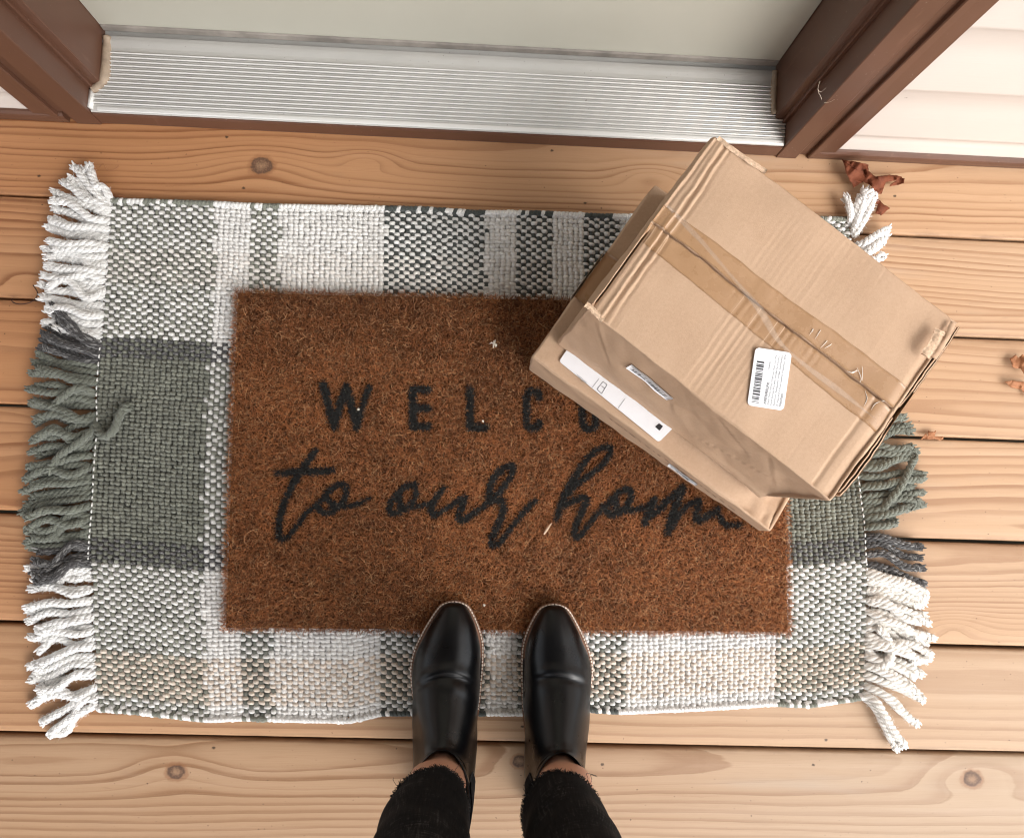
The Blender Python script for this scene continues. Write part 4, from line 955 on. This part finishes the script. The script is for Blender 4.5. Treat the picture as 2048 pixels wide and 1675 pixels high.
def barcode(name, p0, p1, q0, ratio, parent, seed, base):
    """bars between p0->p1 (length) and p0->q0 (height), in world"""
    R_ = random.Random(seed); a = Acc(); t = 0.0; L_ = p1 - p0; H_ = q0 - p0
    while t < 1:
        w = R_.choice([1, 1, 2, 2, 3]) * ratio; g_ = R_.choice([1, 1, 2, 3]) * ratio
        if t + w > 1: break
        V = np.array([p0 + L_ * t, p0 + L_ * (t + w), p0 + L_ * (t + w) + H_, p0 + L_ * t + H_]) + base; a.add(V, np.array([[0, 1, 2, 3]])); t += w + g_
    a.build(name, INK, parent, smooth=False)
barcode('barcode', lp(305, 1245), lp(412, 470), lp(440, 1268), .0115, lab, 4, up_)
# long white strip on the lower box, tucked under the upper one
zl = lz1 + .0030
sp = lambda u, v: np.array(at(u, v, zl))
lab2, nn = poly_label('label', [sp(1118, 722), sp(1136, 696), sp(1352, 850), sp(1318, 884)], .0034, lower, th=.0016)
ex = sp(1318, 884) - sp(1118, 722); Lx = np.linalg.norm(ex); ex /= Lx; ey = np.cross(np.array([0, 0, 1.0]), ex)
tx = []; ku = (CAM_H - zl) / F_PX
def sp2(u, v): return sp(u, v) + up_
text_mesh('KWR7TU00G', 4.2 * ku, sp2(1153, 751), ex, ey, None, tx); text_mesh('1 / 2001', 4.2 * ku, sp2(1155, 757), ex, ey, None, tx)
e2 = ey * -1; text_mesh('1', 13 * ku, sp2(1205, 769), -ey, ex, None, tx)
join_text('printed_text', tx, GREYINK, lab2)
a = Acc()
def ruleline(p, q, w=.00035):
    d = (q - p) / np.linalg.norm(q - p); s = np.cross(np.array([0, 0, 1.0]), d) * w; a.add(np.array([p - s, q - s, q + s, p + s]), np.array([[0, 1, 2, 3]]))
b0, b1, b2, b3 = sp2(1194, 778), sp2(1206, 763), sp2(1214, 769), sp2(1203, 787)
for p, q in ((b0, b1), (b1, b2), (b2, b3), (b3, b0)): ruleline(p, q)
ruleline(sp2(1184, 775), sp2(1198, 757), .0002); ruleline(sp2(1236, 816), sp2(1250, 797), .0002)
a.build('ruled_box', GREYINK, lab2, smooth=False)
a = Acc(); a.add(np.array([sp2(1310, 853), sp2(1318, 846), sp2(1326, 852), sp2(1319, 861)]), np.array([[0, 1, 2, 3]])); a.build('printed_square', INK, lab2, smooth=False)
# small sticker on the front panel of the upper box and one on the lower box's front panel
def panel_pt(c, u, w, off):
    p = trilin(c, np.array([[u, 0.0, w]]))[0]; n = np.cross(trilin(c, np.array([[1, 0., w]]))[0] - trilin(c, np.array([[0, 0., w]]))[0], trilin(c, np.array([[u, 0., 1.]]))[0] - trilin(c, np.array([[u, 0., 0.]]))[0]); n /= np.linalg.norm(n); d = 0.0
    if c is CU: d = float(disp_up(np.array([[u, 0., w]]), None, 1, 0)[0])
    else: d = float(disp_low(np.array([[u, 0., w]]), None, 1, 0)[0])
    return warp((p + n * d)[None])[0] + n * off
def panel_label(c, parent, u0, u1, w0, w1, off, seed, slope=0.0):
    P = []
    for u in np.linspace(u0, u1, 14):
        for w in np.linspace(w1, w0, 4): P.append(panel_pt(c, u, w + slope * (u - u0), off))
    l_ = sheet('label', P, 14, 4, LABELW, parent, .0002)
    h0, h1 = w0 + (w1 - w0) * .22, w0 + (w1 - w0) * .72
    s0 = u0 + (u1 - u0) * .10; s1 = u0 + (u1 - u0) * .90; a = Acc(); R_ = random.Random(seed); t = s0; q = (s1 - s0) / 130
    while t < s1:
        w_ = R_.choice([1, 1, 2, 3]) * q; V = np.array([panel_pt(c, t, h0 + slope * (t - u0), off + .0003), panel_pt(c, t + w_, h0 + slope * (t - u0), off + .0003), panel_pt(c, t + w_, h1 + slope * (t - u0), off + .0003), panel_pt(c, t, h1 + slope * (t - u0), off + .0003)])
        a.add(V, np.array([[0, 1, 2, 3]])); t += w_ + R_.choice([1, 1, 2, 3]) * q
    a.build('barcode', INK, l_, smooth=False)
panel_label(CU, upper, .245, .435, .56, .72, .0014, 5, slope=-.45)
panel_label(C8(lb_b, lb_t), lower, .595, .715, .30, .56, .0009, 9)
a = Acc(); R_ = random.Random(3); CLW = C8(lb_b, lb_t); t = .335
while t < .90:
    w_ = R_.uniform(.006, .030); h = .60 + R_.uniform(-.03, .03); V = np.array([panel_pt(CLW, t, h, .0006), panel_pt(CLW, t + w_, h - .01, .0006), panel_pt(CLW, t + w_, h + .03, .0006), panel_pt(CLW, t, h + .035, .0006)])
    a.add(V, np.array([[0, 1, 2, 3]])); t += w_ + R_.uniform(.004, .02)
a.build('printed_line', plain('brown_ink', (.10, .05, .03), 0.7), lower, smooth=False)
# brown tape across the open left end of the lower box
P = []
for v in np.linspace(.34, .60, 10):
    for w in (1.0, .75, .5): q = trilin(CLW, np.array([[0.0, v, w]]))[0]; P.append(q + np.array([-.0022, .0016, .0]))
sheet('tape', P, 10, 3, TAPE, lower, -.0003)
P = []
for u in np.linspace(.0, .07, 5):
    for v in np.linspace(.34, .60, 10): q = trilin(CLW, np.array([[u, v, 1.0]]))[0]; P.append(q + np.array([0, 0, .0026]))
sheet('tape', P, 5, 10, TAPE, lower, .0003)

# ---------------------------------------------------------------- person: ankle boots, frayed black jeans
person = thing('person', (.033, -.37, 0), 'person in black ankle boots and cropped black jeans with frayed hems', 'person')
CXL, CXR = -.0365, .1020
#        Ty     Tz     By     Bz    hw    shaft
BOOT = [(-.1590, .0360, -.1590, .0330, .0010, 0), (-.1605, .0432, -.1597, .0320, .0092, 0), (-.1670, .0508, -.1655, .0310, .0165, 0), (-.1860, .0597, -.1860, .0275, .0280, 0),
        (-.2060, .0650, -.2060, .0240, .0358, 0), (-.2220, .0690, -.2240, .0205, .0415, 0), (-.2400, .0740, -.2480, .0175, .0435, 0), (-.2580, .0825, -.2850, .0190, .0430, .1),
        (-.2750, .0930, -.3250, .0270, .0405, .3), (-.2900, .1040, -.3650, .0285, .0380, .5), (-0.3025, .1130, -.4050, .0290, .0370, .7), (-0.3075, .1180, -.4240, .0390, .0360, .85),
        (-0.3100, .1205, -.4310, .0660, .0352, 1), (-0.3113, .1230, -.4300, .1050, .0350, 1), (-0.3117, .1250, -.4280, .1520, .0352, 1)]
NRI, NTH = 120, 72
def boot_surface(cx, sgn, inset=0.0, rows=None):
    K = spline(np.array(BOOT), NRI); V = np.zeros((NRI, NTH, 3)); th = -PI / 2 + np.arange(NTH) * 2 * PI / NTH
    for i, (ty, tz, by, bz, hw, sh) in enumerate(K):
        hw = max(hw, .0008) - inset; c, s = np.cos(th), np.sin(th); ac = np.abs(c)
        xe = np.sign(c) * ac; te = (s + 1) / 2
        low_ = s < 0
        xd = np.where(low_, np.sign(c) * ac ** .30, np.sign(c) * ac ** .86); td = np.where(low_, .16 * (1 + s), .16 + .84 * np.abs(s))
        sh = min(max(sh, 0), 1); x = xd * (1 - sh) + xe * sh; t = td * (1 - sh) + te * sh
        yy = by + (ty - by) * t; zz = bz + (tz - bz) * t
        # outside of the ball bulges, toe turns a little inward
        asy = .0030 * smoothstep(-.20, -.25, yy) * (1 - smoothstep(-.25, -.32, yy)); toe_in = .0045 * smoothstep(-.24, -.16, yy)
        px = cx + x * hw + sgn * (toe_in - asy)
        if inset == 0:
            f = i / (NRI - 1); up = np.clip(s, 0, 1)
            xr = x * hw
            # flex creases across the vamp
            yc = (-.2350 if sgn > 0 else -.2325) - (11.0 if sgn > 0 else 8.0) * xr ** 2 + .003 * sgn * xr / .04
            ridge = (.0026 if sgn > 0 else .0021) * np.exp(-((yy - yc) / .0062) ** 2) - (.0030 if sgn > 0 else .0023) * np.exp(-((yy - yc + .0085) / .0036) ** 2) + (.0016 if sgn > 0 else .0006) * np.exp(-((yy - yc + .0170 + .12 * xr * sgn) / .0050) ** 2) * smoothstep(-.01, .02, xr * sgn)
            fold = .0019 * np.sin((yy * 85 + zz * (70 if sgn > 0 else 45) + xr * 25 + sgn)) * smoothstep(-.26, -.29, yy) * (1 - up * .4) * (f < .93)
            zz = zz + (ridge * (up > .15) * smoothstep(.1, .5, up))
            px = px + np.sign(xr) * fold * ac
        V[i, :, 0] = px; V[i, :, 1] = yy; V[i, :, 2] = zz
    return V
def sole_outline():
    y = np.array([-.1565, -.1585, -.1650, -.1860, -.2060, -.2240, -.2480, -.2850, -.3250, -.3650, -.4050, -.4240, -.4330]); h = np.array([.0, .0100, .0205, .0328, .0412, .0458, .0476, .0440, .0372, .0350, .0340, .0270, .0]); z = np.array([.0325, .0322, .031, .0275, .024, .0205, .0178, .0195, .0275, .029, .029, .029, .029])
    K = spline(np.c_[y, h, z], 90); K[:, 1] = np.maximum(K[:, 1], 0); return K
def ring_poly(cx, sgn, grow=0.0, ymin=-1.0):
    K = sole_outline(); K = K[K[:, 0] > ymin]
    def shift(yy): return sgn * (.0045 * smoothstep(-.24, -.16, yy) - .0030 * smoothstep(-.20, -.25, yy) * (1 - smoothstep(-.25, -.32, yy)))
    Rr = [(cx + shift(q[0]) + q[1] + grow, q[0], q[2]) for q in K]; Ll = [(cx + shift(q[0]) - q[1] - grow, q[0], q[2]) for q in K[::-1]]
    return np.array(Rr), np.array(Ll)
def make_boot(cx, sgn, label):
    V = boot_surface(cx, sgn); Fq = grid_faces(NRI, NTH, closed_v=True)
    In = boot_surface(cx, sgn, .0030)[-1]; rims = [V[-1] + np.array([0, 0, .0008]), (V[-1] + In) / 2 + np.array([0, 0, .0018]), In]
    for d in (.01, .03, .05): rims.append(In + np.array([0, 0, -d]))
    Vr = np.stack(rims); allV = np.r_[V.reshape(-1, 3), Vr.reshape(-1, 3)]
    F2 = grid_faces(len(rims), NTH, closed_v=True, base=NRI * NTH); F3 = np.array([((NRI - 1) * NTH + j, NRI * NTH + j, NRI * NTH + (j + 1) % NTH, (NRI - 1) * NTH + (j + 1) % NTH) for j in range(NTH)])
    b = mesh('boot', allV, np.concatenate([Fq, F2, F3]), LEATHER, person)
    b['label'] = label
    # welt + sole
    Rr, Ll = ring_poly(cx, sgn); loop = np.r_[Rr, Ll]; n = len(loop); a = Acc()
    top = loop.copy(); top[:, 2] += .0016; inn = loop.copy(); c_ = np.array([cx, -.29, 0]); 
    d = np.roll(loop, -1, 0) - np.roll(loop, 1, 0); nr = np.c_[d[:, 1], -d[:, 0]]; nr /= np.linalg.norm(nr, axis=1)[:, None] + 1e-9
    inn[:, :2] -= nr * .0085 * np.sign((nr * (loop[:, :2] - np.array([cx, -.29]))).sum(1))[:, None]; inn[:, 2] += .0030
    lowr = loop.copy(); lowr[:, 2] -= .0030; G = np.stack([inn, top, loop, lowr]); mesh('welt', G.reshape(-1, 3), grid_faces(4, n, closed_v=True), WELT, b)
    g1 = loop.copy(); g1[:, 2] -= .0030; g2 = loop.copy(); g2[:, 2] -= .0085; g2[:, :2] -= (g2[:, :2] - np.array([cx, -.29])) * .012; fl = np.r_[g1, g2]
    Fl = [(i, (i + 1) % n, n + (i + 1) % n, n + i) for i in range(n)] + [tuple(range(n, 2 * n))[::-1], tuple(range(n))]
    mesh('sole', fl, Fl, SOLE, b, smooth=False)
    K = sole_outline(); hb = [q for q in loop if q[1] < -.372]; hb = np.array(hb); h0 = hb.copy(); h0[:, 2] = .021; h1 = hb.copy(); h1[:, 2] = .0006; h1[:, :2] = np.array([cx, -.405]) + (h1[:, :2] - np.array([cx, -.405])) * .95; m_ = len(hb)
    mesh('heel', np.r_[h0, h1], [(i, (i + 1) % m_, m_ + (i + 1) % m_, m_ + i) for i in range(m_)] + [tuple(range(m_)), tuple(range(m_, 2 * m_))[::-1]], SOLE, b, smooth=False)
    # stitches on the welt, toe to waist
    a = Acc()
    for side_ in (Rr, Ll[::-1]):
        P = side_[(side_[:, 1] > -.300)]; Ld = np.r_[0, np.cumsum(np.linalg.norm(np.diff(P, axis=0), axis=1))]; tq = np.arange(.001, Ld[-1], .0046)
        for t in tq:
            q0 = np.array([np.interp(t, Ld, P[:, k]) for k in range(3)]); q1 = np.array([np.interp(min(t + .0030, Ld[-1]), Ld, P[:, k]) for k in range(3)])
            dd = q1 - q0; inw = np.array([-dd[1], dd[0], 0]); inw /= np.linalg.norm(inw) + 1e-9; inw *= np.sign(inw @ (np.array([cx, -.27, 0]) - q0)) * .0016
            pts = np.array([q0 + inw, (q0 + q1) / 2 + inw + np.array([0, 0, .0007]), q1 + inw]); pts[:, 2] += .0022
            Vv, Ff = tube(pts, np.array([.0008, .0012, .0008]), 5); a.add(Vv, Ff)
    a.build('welt_stitching', STITCH, b)
    # elastic side panels, just proud of the leather
    for sd_ in (0, 1):
        js = [j for j in range(NTH) if (abs(math.cos(-PI / 2 + j * 2 * PI / NTH)) > .60) and ((math.cos(-PI / 2 + j * 2 * PI / NTH) > 0) == (sd_ == 1)) and math.sin(-PI / 2 + j * 2 * PI / NTH) < .42]
        i0, i1 = 92, NRI - 1; sub = V[i0:i1 + 1][:, js].copy(); sub[:, :, 0] += (.0011 if sd_ else -.0011)
        sheet('elastic_panel', sub.reshape(-1, 3), i1 - i0 + 1, len(js), ELASTIC, b, .0008 if sd_ else -.0008)
    tp = np.array([(cx - .008 + .016 * i / 4, -.4285 - .0022 * math.sin(PI * j / 6), .128 + .045 * j / 6 - .0 * i) for j in range(7) for i in range(5)]); sheet('pull_tab', tp, 7, 5, ELASTIC, b, .0016)
    return b
make_boot(CXL, 1, 'left black leather ankle boot'); make_boot(CXR, -1, 'right black leather ankle boot')
def leg_rings(side):
    c0 = CXL if side < 0 else CXR; s = side
    #  z      cx           cy     rx     ry
    return np.array([(.1660, (-.0470 if s < 0 else .0985), -.3650, .0425, .0540), (.1800, (-.0478 if s < 0 else .1000), -.3680, .0445, .0545), (.2000, (-.0490 if s < 0 else .1030), -.3715, .0475, .0550), (.2400, (-.0505 if s < 0 else .1060), -.3780, .0505, .0560),
                     (.3000, (-.0500 if s < 0 else .1080), -.3880, .0540, .0590), (.3800, (-.0470 if s < 0 else .1080), -.3950, .0570, .0620), (.4800, (-.0430 if s < 0 else .1060), -.3920, .0610, .0650), (.6000, (-.0430 if s < 0 else .1060), -.4000, .0720, .0780),
                     (.7200, (-.0470 if s < 0 else .1100), -.4050, .0830, .0900), (.8000, (-.0420 if s < 0 else .1080), -.4050, .0870, .0960)])
a = Acc(); hems = []
for side in (-1, 1):
    K = spline(leg_rings(side), 110); th = np.arange(72) * 2 * PI / 72; V = np.zeros((110, 72, 3))
    for i, (z, cx, cy, rx_, ry_) in enumerate(K):
        wr = 1 + .030 * np.sin(z * 130 + 2.2 * np.sin(th + side) + side) * np.exp(-(z - .16) * 5) + .020 * np.sin(th * 3 + z * 40 + side)
        wr += .020 * (vnoise(th * 3 + 5, z * 60, 12) - .5)
        V[i, :, 0] = cx + rx_ * wr * np.cos(th); V[i, :, 1] = cy + ry_ * wr * np.sin(th)
        # hem hangs lower at the back and inside of the leg
        dip = (.018 * (0.5 - 0.5 * np.sin(th)) + .008 * np.cos(th) * side * -1) * np.exp(-(z - .166) * 30)
        V[i, :, 2] = z + .014 - dip + .0012 * np.sin(th * 9 + side) * (i < 3)
    a.add(V.reshape(-1, 3), grid_faces(110, 72, closed_v=True)[:, ::-1]); hems.append(V[0].copy())
    Vi = V[:8].copy(); ctr = K[:8, 1:3]; Vi[:, :, 0] = ctr[:, 0:1] + (Vi[:, :, 0] - ctr[:, 0:1]) * .955; Vi[:, :, 1] = ctr[:, 1:2] + (Vi[:, :, 1] - ctr[:, 1:2]) * .955
    a.add(np.r_[V[:1], Vi].reshape(-1, 3), grid_faces(9, 72, closed_v=True))
th = np.arange(72) * 2 * PI / 72; hip = []
for z, rx_, ry_ in ((.755, .150, .098), (.80, .168, .112), (.86, .174, .120), (.92, .165, .112), (.985, .142, .100), (.986, .02, .02)): hip.append(np.c_[.0325 + rx_ * np.cos(th), -.405 + ry_ * np.sin(th), np.full(72, z)])
a.add(np.array(hip).reshape(-1, 3), grid_faces(6, 72, closed_v=True)[:, ::-1])
jeans = a.build('jeans', DENIM, person)
# frayed hem threads
V_, F_, C_ = [], [], []; a = Acc()
for hi, hem in enumerate(hems):
    for q in range(700):
        j = rng.integers(0, 72); f = rng.random(); p = hem[j] * (1 - f) + hem[(j + 1) % 72] * f; c = hem.mean(0); out = p - c; out[2] = 0; out /= np.linalg.norm(out); tg_ = np.array([-out[1], out[0], 0])
        l = rng.uniform(.0015, .0042) * (1.7 if rng.random() < .05 else 1); d = out * rng.uniform(.2, 1.0) + tg_ * rng.normal(0, .45) + np.array([0, 0, rng.uniform(-.9, -.1)]); d /= np.linalg.norm(d); bend = tg_ * rng.normal(0, .35)
        pts = np.array([p + np.array([0, 0, .001]) + d * l * t + bend * l * t * t for t in np.linspace(-.3, 1, 4)]); Vt, Ft = tube(pts, np.array([.0005, .0005, .0004, .0002]), 3)
        g_ = rng.uniform(.006, .022) if rng.random() > .04 else .12; a.add(Vt, Ft, (g_, g_ * .97, g_ * .95))
    for q in range(2):
        j = rng.integers(4, 34); p = hem[j]; c = hem.mean(0); out = p - c; out[2] = 0; out /= np.linalg.norm(out); tg_ = np.array([-out[1], out[0], 0]); l = rng.uniform(.008, .016)
        pts = spline(np.array([p, p + out * l * .5 + np.array([0, 0, .001]), p + out * l * .8 + tg_ * l * rng.normal(0, .5) - np.array([0, 0, .006]), p + out * l * .9 + tg_ * l * rng.normal(0, .8) - np.array([0, 0, .012])]), 14)
        Vt, Ft = tube(pts, .00025, 4); a.add(Vt, Ft, (.03, .028, .027))
a.build('frayed_hem', FRAY, jeans)
# bare ankles and legs: one continuous skinned body
pts = []; rad = []; ed = []
def bp(p, r, link=None):
    pts.append(tuple(np.array(p) - root_loc(person))); rad.append(r)
    if link is not None: ed.append((link, len(pts) - 1))
    return len(pts) - 1
pel = bp((.0325, -.405, .90), .105); bp((.0325, -.405, .97), .10, pel)
for side, cx in ((-1, CXL), (1, CXR)):
    h = bp((.0325 + side * .075, -.405, .82), .075, pel); kn = bp((-.043 if side < 0 else .106, -.392, .48), .050, h); cf = bp((-.048 if side < 0 else .107, -.392, .33), .044, kn)
    an0 = bp((cx - .006 if side < 0 else cx - .001, -.3600, .20), .0375, cf); an = bp((cx + side * .0020, -.3545, .142), .0320, an0); hl = bp((cx, -.382, .075), .030, an); ins = bp((cx + side * .0010, -.3480, .118), .0300, an); bp((cx, -.335, .085), .024, ins); ft = bp((cx, -.31, .062), .026, hl); bp((cx, -.215, .045), .018, ft)
me = bpy.data.meshes.new('body'); me.from_pydata(pts, ed, []); bo = bpy.data.objects.new('body', me); COL.objects.link(bo); bo.parent = person; me.materials.append(SKIN)
sk = bo.modifiers.new('skin', 'SKIN'); ss_ = bo.modifiers.new('sub', 'SUBSURF'); ss_.levels = 2; ss_.render_levels = 2
for v, r in zip(me.skin_vertices[0].data, rad): v.radius = (r, r)
me.skin_vertices[0].data[0].use_root = True; sk.use_smooth_shade = True

# ---------------------------------------------------------------- fallen leaves and scraps
def leaf_mat(name, a_, b_):
    m = M(name, rough=0.7, spec=0.2); P = m.coords('Object'); f = m.noise(P, 60.0, 4, 0.6); f2 = m.noise(P, 500.0, 2)
    m.set('Base Color', m.ramp(f * .7 + f2 * .3, [(0.3, a_), (0.7, b_)])); m.bump(m.noise(P, 160.0, 4, 0.7), 0.5, 0.0015); return m.m
LEAF_RED = leaf_mat('red_brown_leaf', (.095, .024, .011), (.200, .060, .026)); LEAF_TAN = leaf_mat('tan_leaf', (.25, .10, .045), (.42, .20, .10))
def leaf(name, px, zs, wpx, lobes, m, label, seed, curl=.006, cat='leaf'):
    """midrib through pixels px at heights zs; lobed blade with half width wpx"""
    K = spline(np.c_[np.array(px, float), zs], 60); nv = 15; P = []
    R_ = random.Random(seed); c0 = at(px[0][0], px[0][1], 0); r_ = thing(name, (float(c0[0]), float(c0[1]), 0.0), label, cat, 'dry leaves on the deck')
    for i, (u, v, z) in enumerate(K):
        q = i / 59; T_ = K[min(i + 1, 59)] - K[max(i - 1, 0)]; n_ = np.array([-T_[1], T_[0]]); n_ /= np.linalg.norm(n_) + 1e-9
        env = math.sin(PI * min(1, q * .92 + .06)) ** .7 * (1 - .45 * smoothstep(.45, .75, q))
        def hw(ph): return wpx * env * (.48 + .52 * abs(math.sin(PI * lobes * q + ph)) ** .8) * (.85 + .3 * vnoise(q * 14, seed + ph, 5))
        wl, wr = hw(.3), hw(.9); lean = .35 * wpx
        for j in range(nv):
            e = j / (nv - 1) * 2 - 1; w = wr if e > 0 else wl; ae = abs(e)
            tx = T_[:2] / (np.linalg.norm(T_[:2]) + 1e-9)
            zz = z + curl * (ae ** 1.8) * (.7 + .5 * math.sin(q * 5 + seed + (2 if e > 0 else 0))) + .0006 * math.sin(q * 22 + e * 5)
            P.append(at(u + n_[0] * w * e + tx[0] * lean * ae * ae, v + n_[1] * w * e + tx[1] * lean * ae * ae, max(.0012, zz)))
    sheet('blade', P, 60, nv, m, r_, .0004)
    Kp = np.array([at(u, v, z + .0010) for u, v, z in K]); Vt, Ft = tube(Kp, np.linspace(.0009, .0003, 60), 5); mesh('midrib', Vt, Ft, m, r_)
    return r_
import bmesh
def outline_leaf(px, z0, amp, m, label, seed, rib=None):
    """a flat-grown leaf with a traced ragged edge, crumpled, with real thickness"""
    R_ = random.Random(seed); pts = []
    for i in range(len(px)):
        a_, b_ = np.array(px[i], float), np.array(px[(i + 1) % len(px)], float); n = max(2, int(np.linalg.norm(b_ - a_) / 3.2))
        for k in range(n):
            t = k / n; q = a_ + (b_ - a_) * t; j = .5 if k else .1; pts.append(q + np.array([R_.gauss(0, j), R_.gauss(0, j)]))
    c = np.mean(pts, axis=0); c0 = at(c[0], c[1], 0); r_ = thing('dry_leaf', (float(c0[0]), float(c0[1]), 0.0), label, 'leaf', 'dry leaves on the deck')
    bm = bmesh.new(); vs = [bm.verts.new((p[0], p[1], 0)) for p in pts]; es = [bm.edges.new((vs[i], vs[(i + 1) % len(vs)])) for i in range(len(vs))]
    bmesh.ops.triangle_fill(bm, edges=es, use_beauty=True); bmesh.ops.subdivide_edges(bm, edges=[e for e in bm.edges if e.calc_length() > 6], cuts=2, use_grid_fill=True)
    bmesh.ops.triangulate(bm, faces=bm.faces[:]); bmesh.ops.recalc_face_normals(bm, faces=bm.faces[:]); bm.verts.ensure_lookup_table()
    if bm.faces and sum(f.normal.z for f in bm.faces) > 0: bmesh.ops.reverse_faces(bm, faces=bm.faces[:])
    V = []
    for v in bm.verts:
        u, w = v.co.x, v.co.y; h = z0 + amp * (vnoise(u * .055 + seed, w * .07, seed) + .5 * vnoise(u * .16, w * .16, seed + 1)) + .0007 * vnoise(u * .5, w * .5, seed + 2)
        V.append(at(u, w, max(.0015, float(h))))
    Fl = [tuple(v.index for v in f.verts) for f in bm.faces]; n = len(V); B = [q - np.array([0, 0, .0004]) for q in V]; be = [tuple(v.index for v in e.verts) for e in bm.edges if len(e.link_faces) == 1]; bm.free()
    mesh('blade', V + B, Fl + [tuple(n + i for i in f[::-1]) for f in Fl] + [(a_, b_, n + b_, n + a_) for a_, b_ in be], m, r_)
    if rib:
        K = spline(np.array(rib, float), 24); Pz = [at(u, w, z0 + amp * (float(vnoise(u * .055 + seed, w * .07, seed)) + .5 * float(vnoise(u * .16, w * .16, seed + 1))) + .0009) for u, w in K]
        Vt, Ft = tube(np.array(Pz), np.linspace(.0008, .0003, 24), 5); mesh('midrib', Vt, Ft, m, r_)
cv_ = lambda L_, o, k: [(o[0] + x / k, o[1] + y / k) for x, y in L_]
outline_leaf(cv_([(985, 935), (1060, 945), (1140, 965), (1138, 1000), (1182, 1035), (1240, 1026), (1300, 1024), (1350, 1045), (1345, 1072), (1310, 1082), (1262, 1092), (1268, 1076), (1302, 1056), (1240, 1066), (1215, 1135), (1188, 1132), (1150, 1085), (1110, 1062), (1050, 1098), (1030, 1060), (1005, 1000)], (1348, 0), 2.926), .004, .016, LEAF_RED, 'curled red brown oak leaf beside the base trim of the wall', 3, cv_([(985, 935), (1060, 985), (1130, 1040), (1195, 1120)], (1348, 0), 2.926))
outline_leaf(cv_([(1160, 1140), (1200, 1168), (1232, 1200), (1266, 1218), (1240, 1236), (1212, 1262), (1178, 1246), (1192, 1200), (1168, 1170)], (1348, 0), 2.926), .003, .008, LEAF_RED, 'small red brown leaf scrap against the white tassels', 6)
outline_leaf(cv_([(0, 322), (40, 285), (72, 255), (82, 295), (95, 225), (155, 242), (180, 222), (162, 292), (255, 290), (264, 316), (230, 334), (165, 320), (100, 322)], (1840, 820), 5.58), .0025, .006, LEAF_TAN, 'tiny tan leaf scrap over a board gap beside the grey fringe', 8)
outline_leaf([(2020, 716), (2031, 709), (2037, 716), (2045, 708), (2062, 720), (2066, 744), (2050, 750), (2042, 737), (2026, 735)], .003, .009, LEAF_TAN, 'curled tan leaf at the right edge of the photo, upper one', 9)
outline_leaf([(2009, 763), (2026, 760), (2052, 764), (2068, 778), (2060, 800), (2044, 779), (2022, 774)], .0025, .007, LEAF_TAN, 'thin tan leaf at the right edge, just below the other one', 12)
leaf('dry_leaf', [(224, 392), (240, 396), (258, 400), (272, 402)], [.003, .004, .004, .003], 7, 1.6, LEAF_TAN, 'tan leaf scrap tucked against the upper left rug corner', 15, .003)
leaf('dry_leaf', [(1566, 1412), (1586, 1409), (1604, 1409), (1618, 1412)], [.002, .003, .003, .002], 4, 1.3, LEAF_TAN, 'flat tan leaf sliver poking from the lower right rug edge', 18, .001)
DARKTW = plain('dark_tendril', (.05, .02, .012), 0.6)
P = spline(np.array([at(66, 570, .003), at(75, 585, .005), at(70, 598, .005), at(56, 606, .004), at(36, 608, .004), at(24, 602, .003), at(25, 597, .003)]), 40); V, Fq = tube(P, .0007, 6)
tag(mesh('dry_tendril', V, Fq, DARKTW), 'thin dark curled tendril across a board gap left of the fringe', 'tendril')
P = spline(np.array([at(198, 335, .004), at(207, 328, .006), at(215, 341, .004), at(228, 340, .004), at(238, 332, .003)]), 40); V, Fq = tube(P, .0004, 5)
tag(mesh('straw_bit', V, Fq, LEAF_TAN), 'thin bent straw on the board beside the upper left tassels', 'straw')
P = np.array([at(1088, 1068, .0255), at(1094, 1058, .0265), at(1103, 1046, .0262)]); V, Fq = tube(P, np.array([.0010, .0018, .0007]), 6)
tag(mesh('wood_splinter', V, Fq, TORN), 'pale wood splinter on the mat below the letter h', 'splinter')
LINT = plain('white_lint', (.70, .66, .58), 0.9, 0.1)
def lint(u, v, z, s, label, seed):
    R_ = random.Random(seed); a = Acc(); c = at(u, v, z)
    for k in range(7):
        d = np.array([R_.gauss(0, 1), R_.gauss(0, 1), R_.gauss(0, .4)]); d /= np.linalg.norm(d); pts = np.array([c + d * s * t + np.array([R_.gauss(0, .15), R_.gauss(0, .15), .1]) * s for t in np.linspace(-.6, 1, 4)])
        V, Fq = tube(pts, np.array([.0004, .0010, .0010, .0004]), 5); a.add(V, Fq)
    tag(a.build('lint', LINT), label, 'lint')
lint(989, 687, .027, .0050, 'white lint tuft on the bare upper part of the mat', 3)
lint(717, 818, .026, .0018, 'white lint speck on the letter W', 5)
lint(966, 842, .026, .0015, 'pale lint speck at the foot of the letter L', 8)
lint(968, 1209, .026, .0018, 'pale lint speck on the mat between the two boots', 13)
WEB = M('web_strand', rough=0.6, base=(.55, .47, .38)).m; a = Acc()
for k_ in ([(1640, 162), (1636, 176), (1637, 186)], [(1637, 186), (1641, 192), (1643, 199)], [(1648, 206), (1660, 204), (1669, 199)], [(1636, 180), (1642, 184), (1652, 176)]):
    P = []
    for u, v in k_:
        d = RN @ np.array([(u - CX) / F_PX, -(v - CY) / F_PX, -1.0]); t = .4715 / d[1]; P.append(np.array([0, 0, CAM_H]) + d * t)
    V, Fq = tube(spline(np.array(P), 16), .00024, 4); a.add(V, Fq)
tag(a.build('cobweb', WEB), 'wisp of cobweb on the right hand brown casing', 'cobweb')
